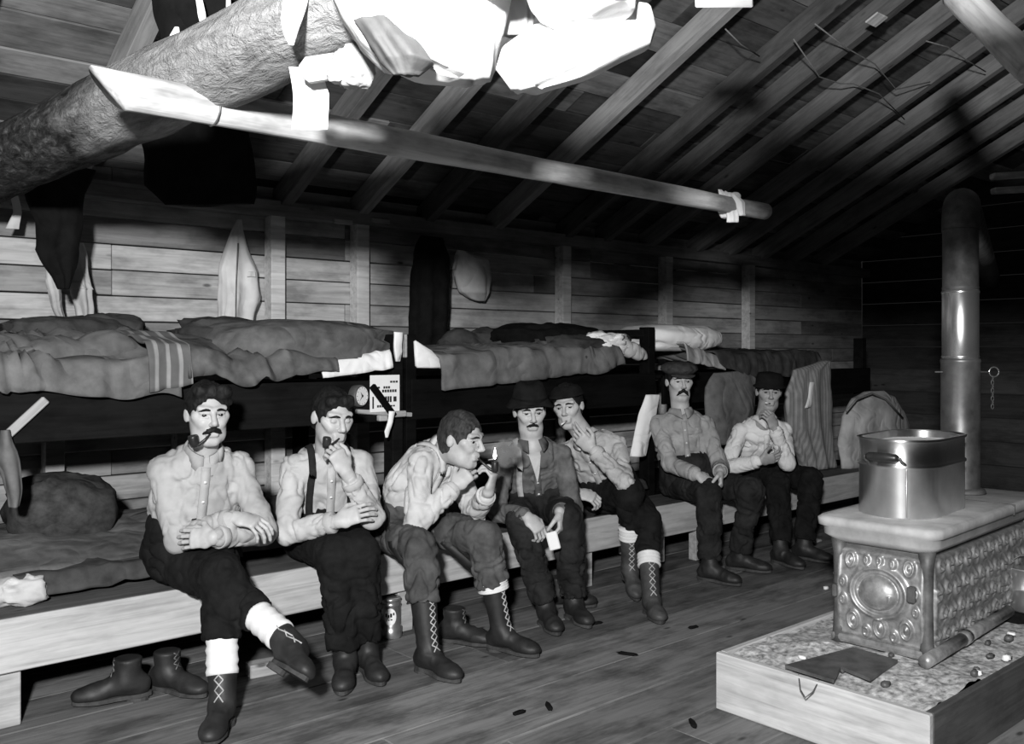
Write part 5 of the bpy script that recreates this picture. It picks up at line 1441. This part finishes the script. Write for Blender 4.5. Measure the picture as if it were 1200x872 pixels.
def hat_rings(name, root, H, fr, rings, mat, n=40, shift=None):
    """rings: (half width, half depth, height, forward shift) from the inside of the brim to the crown"""
    F, U, Sd = fr; vs, fs = [], []
    for a_, b_, u, fwd in rings:
        for k in range(n):
            a = 2 * PI * k / n; dip = shift(a, u) if shift else 0
            vs.append(H + Sd * a_ * math.cos(a) + F * (b_ * math.sin(a) + fwd) + U * (u + dip))
    m = len(rings)
    for i in range(m - 1):
        for k in range(n):
            k2 = (k + 1) % n; fs.append((i * n + k, i * n + k2, (i + 1) * n + k2, (i + 1) * n + k))
    fs.append(tuple((m - 1) * n + k for k in range(n))); fs.append(tuple(range(n - 1, -1, -1)))
    v = np.array(vs); c = v.mean(0); nn = v - c
    v = v + nn * (.05 * vnoise(v * 14))[:, None]
    return solid(name, v, fs, M[mat], root)

PEOPLE = {}
for i, sp in enumerate([p1, p2, p3, p4, p5, p6, p7]):
    if i > 2: sp['res'] = .0046
    PEOPLE[i + 1] = make_person(sp)
def pp(i): return PEOPLE[i][0], [p1, p2, p3, p4, p5, p6, p7][i - 1]['j'], PEOPLE[i][1], PEOPLE[i][2], PEOPLE[i][3]

# headgear worn by four of the men
r, J_, HL, fr, bv = pp(4)
h = hat_rings('hat', r, J_['H'], fr, [(.080, .098, .050, 0), (.118, .134, .043, .008), (.121, .137, .049, .008), (.098, .114, .060, 0), (.090, .106, .075, 0), (.082, .098, .115, -.004), (.068, .084, .148, -.006), (.048, .064, .158, -.010), (.02, .04, .146, -.012)], 'felt',
              shift=lambda a, u: (-.012 * math.cos(2 * a) if u < .058 else .006 * math.cos(2 * a)))
v, f = lathe_vf([(1.0, 0), (1.0, .022)], 40)
vv = np.array([J_['H'] + fr[2] * .0925 * p[0] + fr[0] * .1085 * p[1] + fr[1] * (.062 + p[2]) for p in v]); solid('hat_band', vv, f[:-2], M['black'], h)
r, J_, HL, fr, bv = pp(5)
hat_rings('hat', r, J_['H'], fr, [(.079, .088, .066, -.008), (.096, .108, .062, -.004), (.099, .112, .068, -.004), (.088, .100, .076, -.010), (.084, .096, .098, -.016), (.064, .074, .116, -.018), (.03, .04, .122, -.018)], 'felt', shift=lambda a, u: -.016 * math.cos(a) * (u < .06) - .012 * max(0, math.sin(a)) * (u < .06))
r, J_, HL, fr, bv = pp(6)
h = hat_rings('flat_cap', r, J_['H'], fr, [(.079, .095, .050, 0), (.090, .104, .060, 0), (.118, .124, .082, .008), (.112, .118, .106, .000), (.080, .088, .124, -.010), (.03, .04, .130, -.012)], 'cap')
F, U, Sd = fr; vs, fs = [], []
for z in (.056, .050):
    for k in range(15):
        a = PI * k / 14; vs.append(J_['H'] + Sd * .080 * math.cos(a) + F * (.070 + .070 * math.sin(a)) + U * (z - .016 * math.sin(a)))
for k in range(14): fs.append((k, k + 1, 16 + k, 15 + k))
fs.append(tuple(range(14, -1, -1))); fs.append(tuple(range(15, 30))); fs.append((0, 15, 29, 14))
solid('peak', np.array(vs), fs, M['cap'], h)
r, J_, HL, fr, bv = pp(7)
hat_rings('hat', r, J_['H'], fr, [(.080, .096, .036, 0), (.106, .122, .036, .006), (.108, .125, .044, .006), (.092, .107, .050, 0), (.090, .104, .095, 0), (.076, .088, .128, -.006), (.03, .04, .136, -.010)], 'felt')

# pipes, matches, tobacco and cigarettes: held things stand on their own
def smoking_pipe(bowl, mouth, up, label, rb=.017):
    t = thing('tobacco_pipe', bowl, label, 'pipe', 'pipes being smoked')
    up = nrm(V(*up)); v, f = lathe_vf([(.008, -.026), (.014, -.022), (rb, -.006), (rb * 1.05, .016), (rb * .98, .022), (rb * .75, .022), (rb * .7, .004), (.001, .0)], 18)
    mt = frame(bowl, (1, 0, 0), up); xa = nrm(np.cross(up, V(.3, .9, .1))); ya = np.cross(up, xa)
    vv = np.array([V(*bowl) + xa * p[0] + ya * p[1] + up * p[2] for p in v]); solid('bowl', vv, f, M['briar'], t)
    d = V(*mouth) - V(*bowl); s = V(*bowl) - up * .018
    tube('stem', [s, s + d * .25 - up * .004, s + d * .6 + up * .004, V(*mouth)], [.0085, .007, .0055, .0038], M['briar'], t, 8)
    return t
r, J_, HL, fr, bv = pp(1); F, U, Sd = fr
smoking_pipe(HL(-.072, .088, -.088), HL(-.010, .094, -.062), U - Sd * .2, 'dark briar pipe hanging from the mouth of the man with folded arms', .019)
r, J_, HL, fr, bv = pp(2); F, U, Sd = fr
b = HL(-.062, .098, -.076)
smoking_pipe(b, HL(-.002, .093, -.062), U, 'dark pipe held at the bowl by the man in black suspenders', .016)
r, J_, HL, fr, bv = pp(3); F, U, Sd = fr
hb = at(580, 547, (J_['LW'] - CAMP) @ FW - .03)
smoking_pipe(hb, HL(0, .096, -.062), UP, 'pipe being lit with a match by the man leaning forward', .016)
t = thing('match', hb + UP * .03, 'lit match held over the pipe bowl', 'match')
tube('stick', [hb + UP * .03 - RT * .03, hb + UP * .035], [.0018, .0018], M['pale_wood'], t, 6)
v, f = lathe_vf([(.001, 0), (.0065, .008), (.008, .016), (.005, .032), (.001, .052)], 12)
solid('flame', v + hb + UP * .033, f, emit('match_flame', 1.0, 9.0), t)
r, J_, HL, fr, bv = pp(4)
c = (J_['RW'] + nrm(J_['LW'] - J_['RW']) * 0) ; g = at(648, 632, (J_['RW'] - CAMP) @ FW - .05)
t = thing('tobacco_pouch', g, 'white tobacco packet held between the hands of the man in the soft hat', 'packet')
bar('packet', g + V(0, 0, .035) - RT * .01, g - V(0, 0, .05) + RT * .012, .055, .018, M['paper'], t, up=-FW, bev=.005)
r, J_, HL, fr, bv = pp(5); F, U, Sd = fr
tag(tube('cigarette', [HL(.004, .094, -.063), HL(-.012, .155, -.070)], .0042, M['paper']), 'cigarette between the lips of the man leaning sideways', 'cigarette')
r, J_, HL, fr, bv = pp(7); F, U, Sd = fr
tag(tube('cigarette', [HL(-.004, .094, -.063), HL(-.040, .150, -.052)], .0052, M['paper']), 'cigarette in the mouth of the man at the far end', 'cigarette')
for i in range(1, 8):
    r, J_, *_ = pp(i)

r, J_, HL, fr, bv = pp(3)
v, f = lathe_vf([(.002, -.085), (.05, -.065), (.075, -.02), (.08, .03), (.055, .075), (.002, .088)], 20)
sm = at(594, 530, (J_['LW'] - CAMP) @ FW + .10)
one(solid('smoke_puff', v, f, M['smoke'], None, True, Matrix.Translation(Vector(sm))), 'small pale puff of smoke drifting from the pipe being lit', 'smoke')
r, J_, HL, fr, bv = pp(4); j4 = J_
un = nrm(j4['N'] - j4['P']); F, U, Sd = fr; fw4 = nrm(np.cross(nrm(j4['LS'] - j4['RS']), un))
c4 = j4['N'] + fw4 * .080 - un * .005
uv = [c4 - Sd * .030 + un * .02, c4 + Sd * .030 + un * .02, c4 + Sd * .012 - un * .07 + fw4 * .035, c4 - Sd * .004 - un * .13 + fw4 * .048, c4 - Sd * .012 - un * .07 + fw4 * .035]
uv = np.array(uv + [q - fw4 * .03 for q in uv]); solid('undershirt', uv, [(0, 1, 2, 3, 4), (9, 8, 7, 6, 5)] + [(i, 5 + i, 5 + (i + 1) % 5, (i + 1) % 5) for i in range(5)], M['shirt3'], r, False)

# boots left on the floor
for (px, py), D, lab in OLD_BOOTS:
    c = onz(px, py, 0.05); old_boot(c, D, lab)
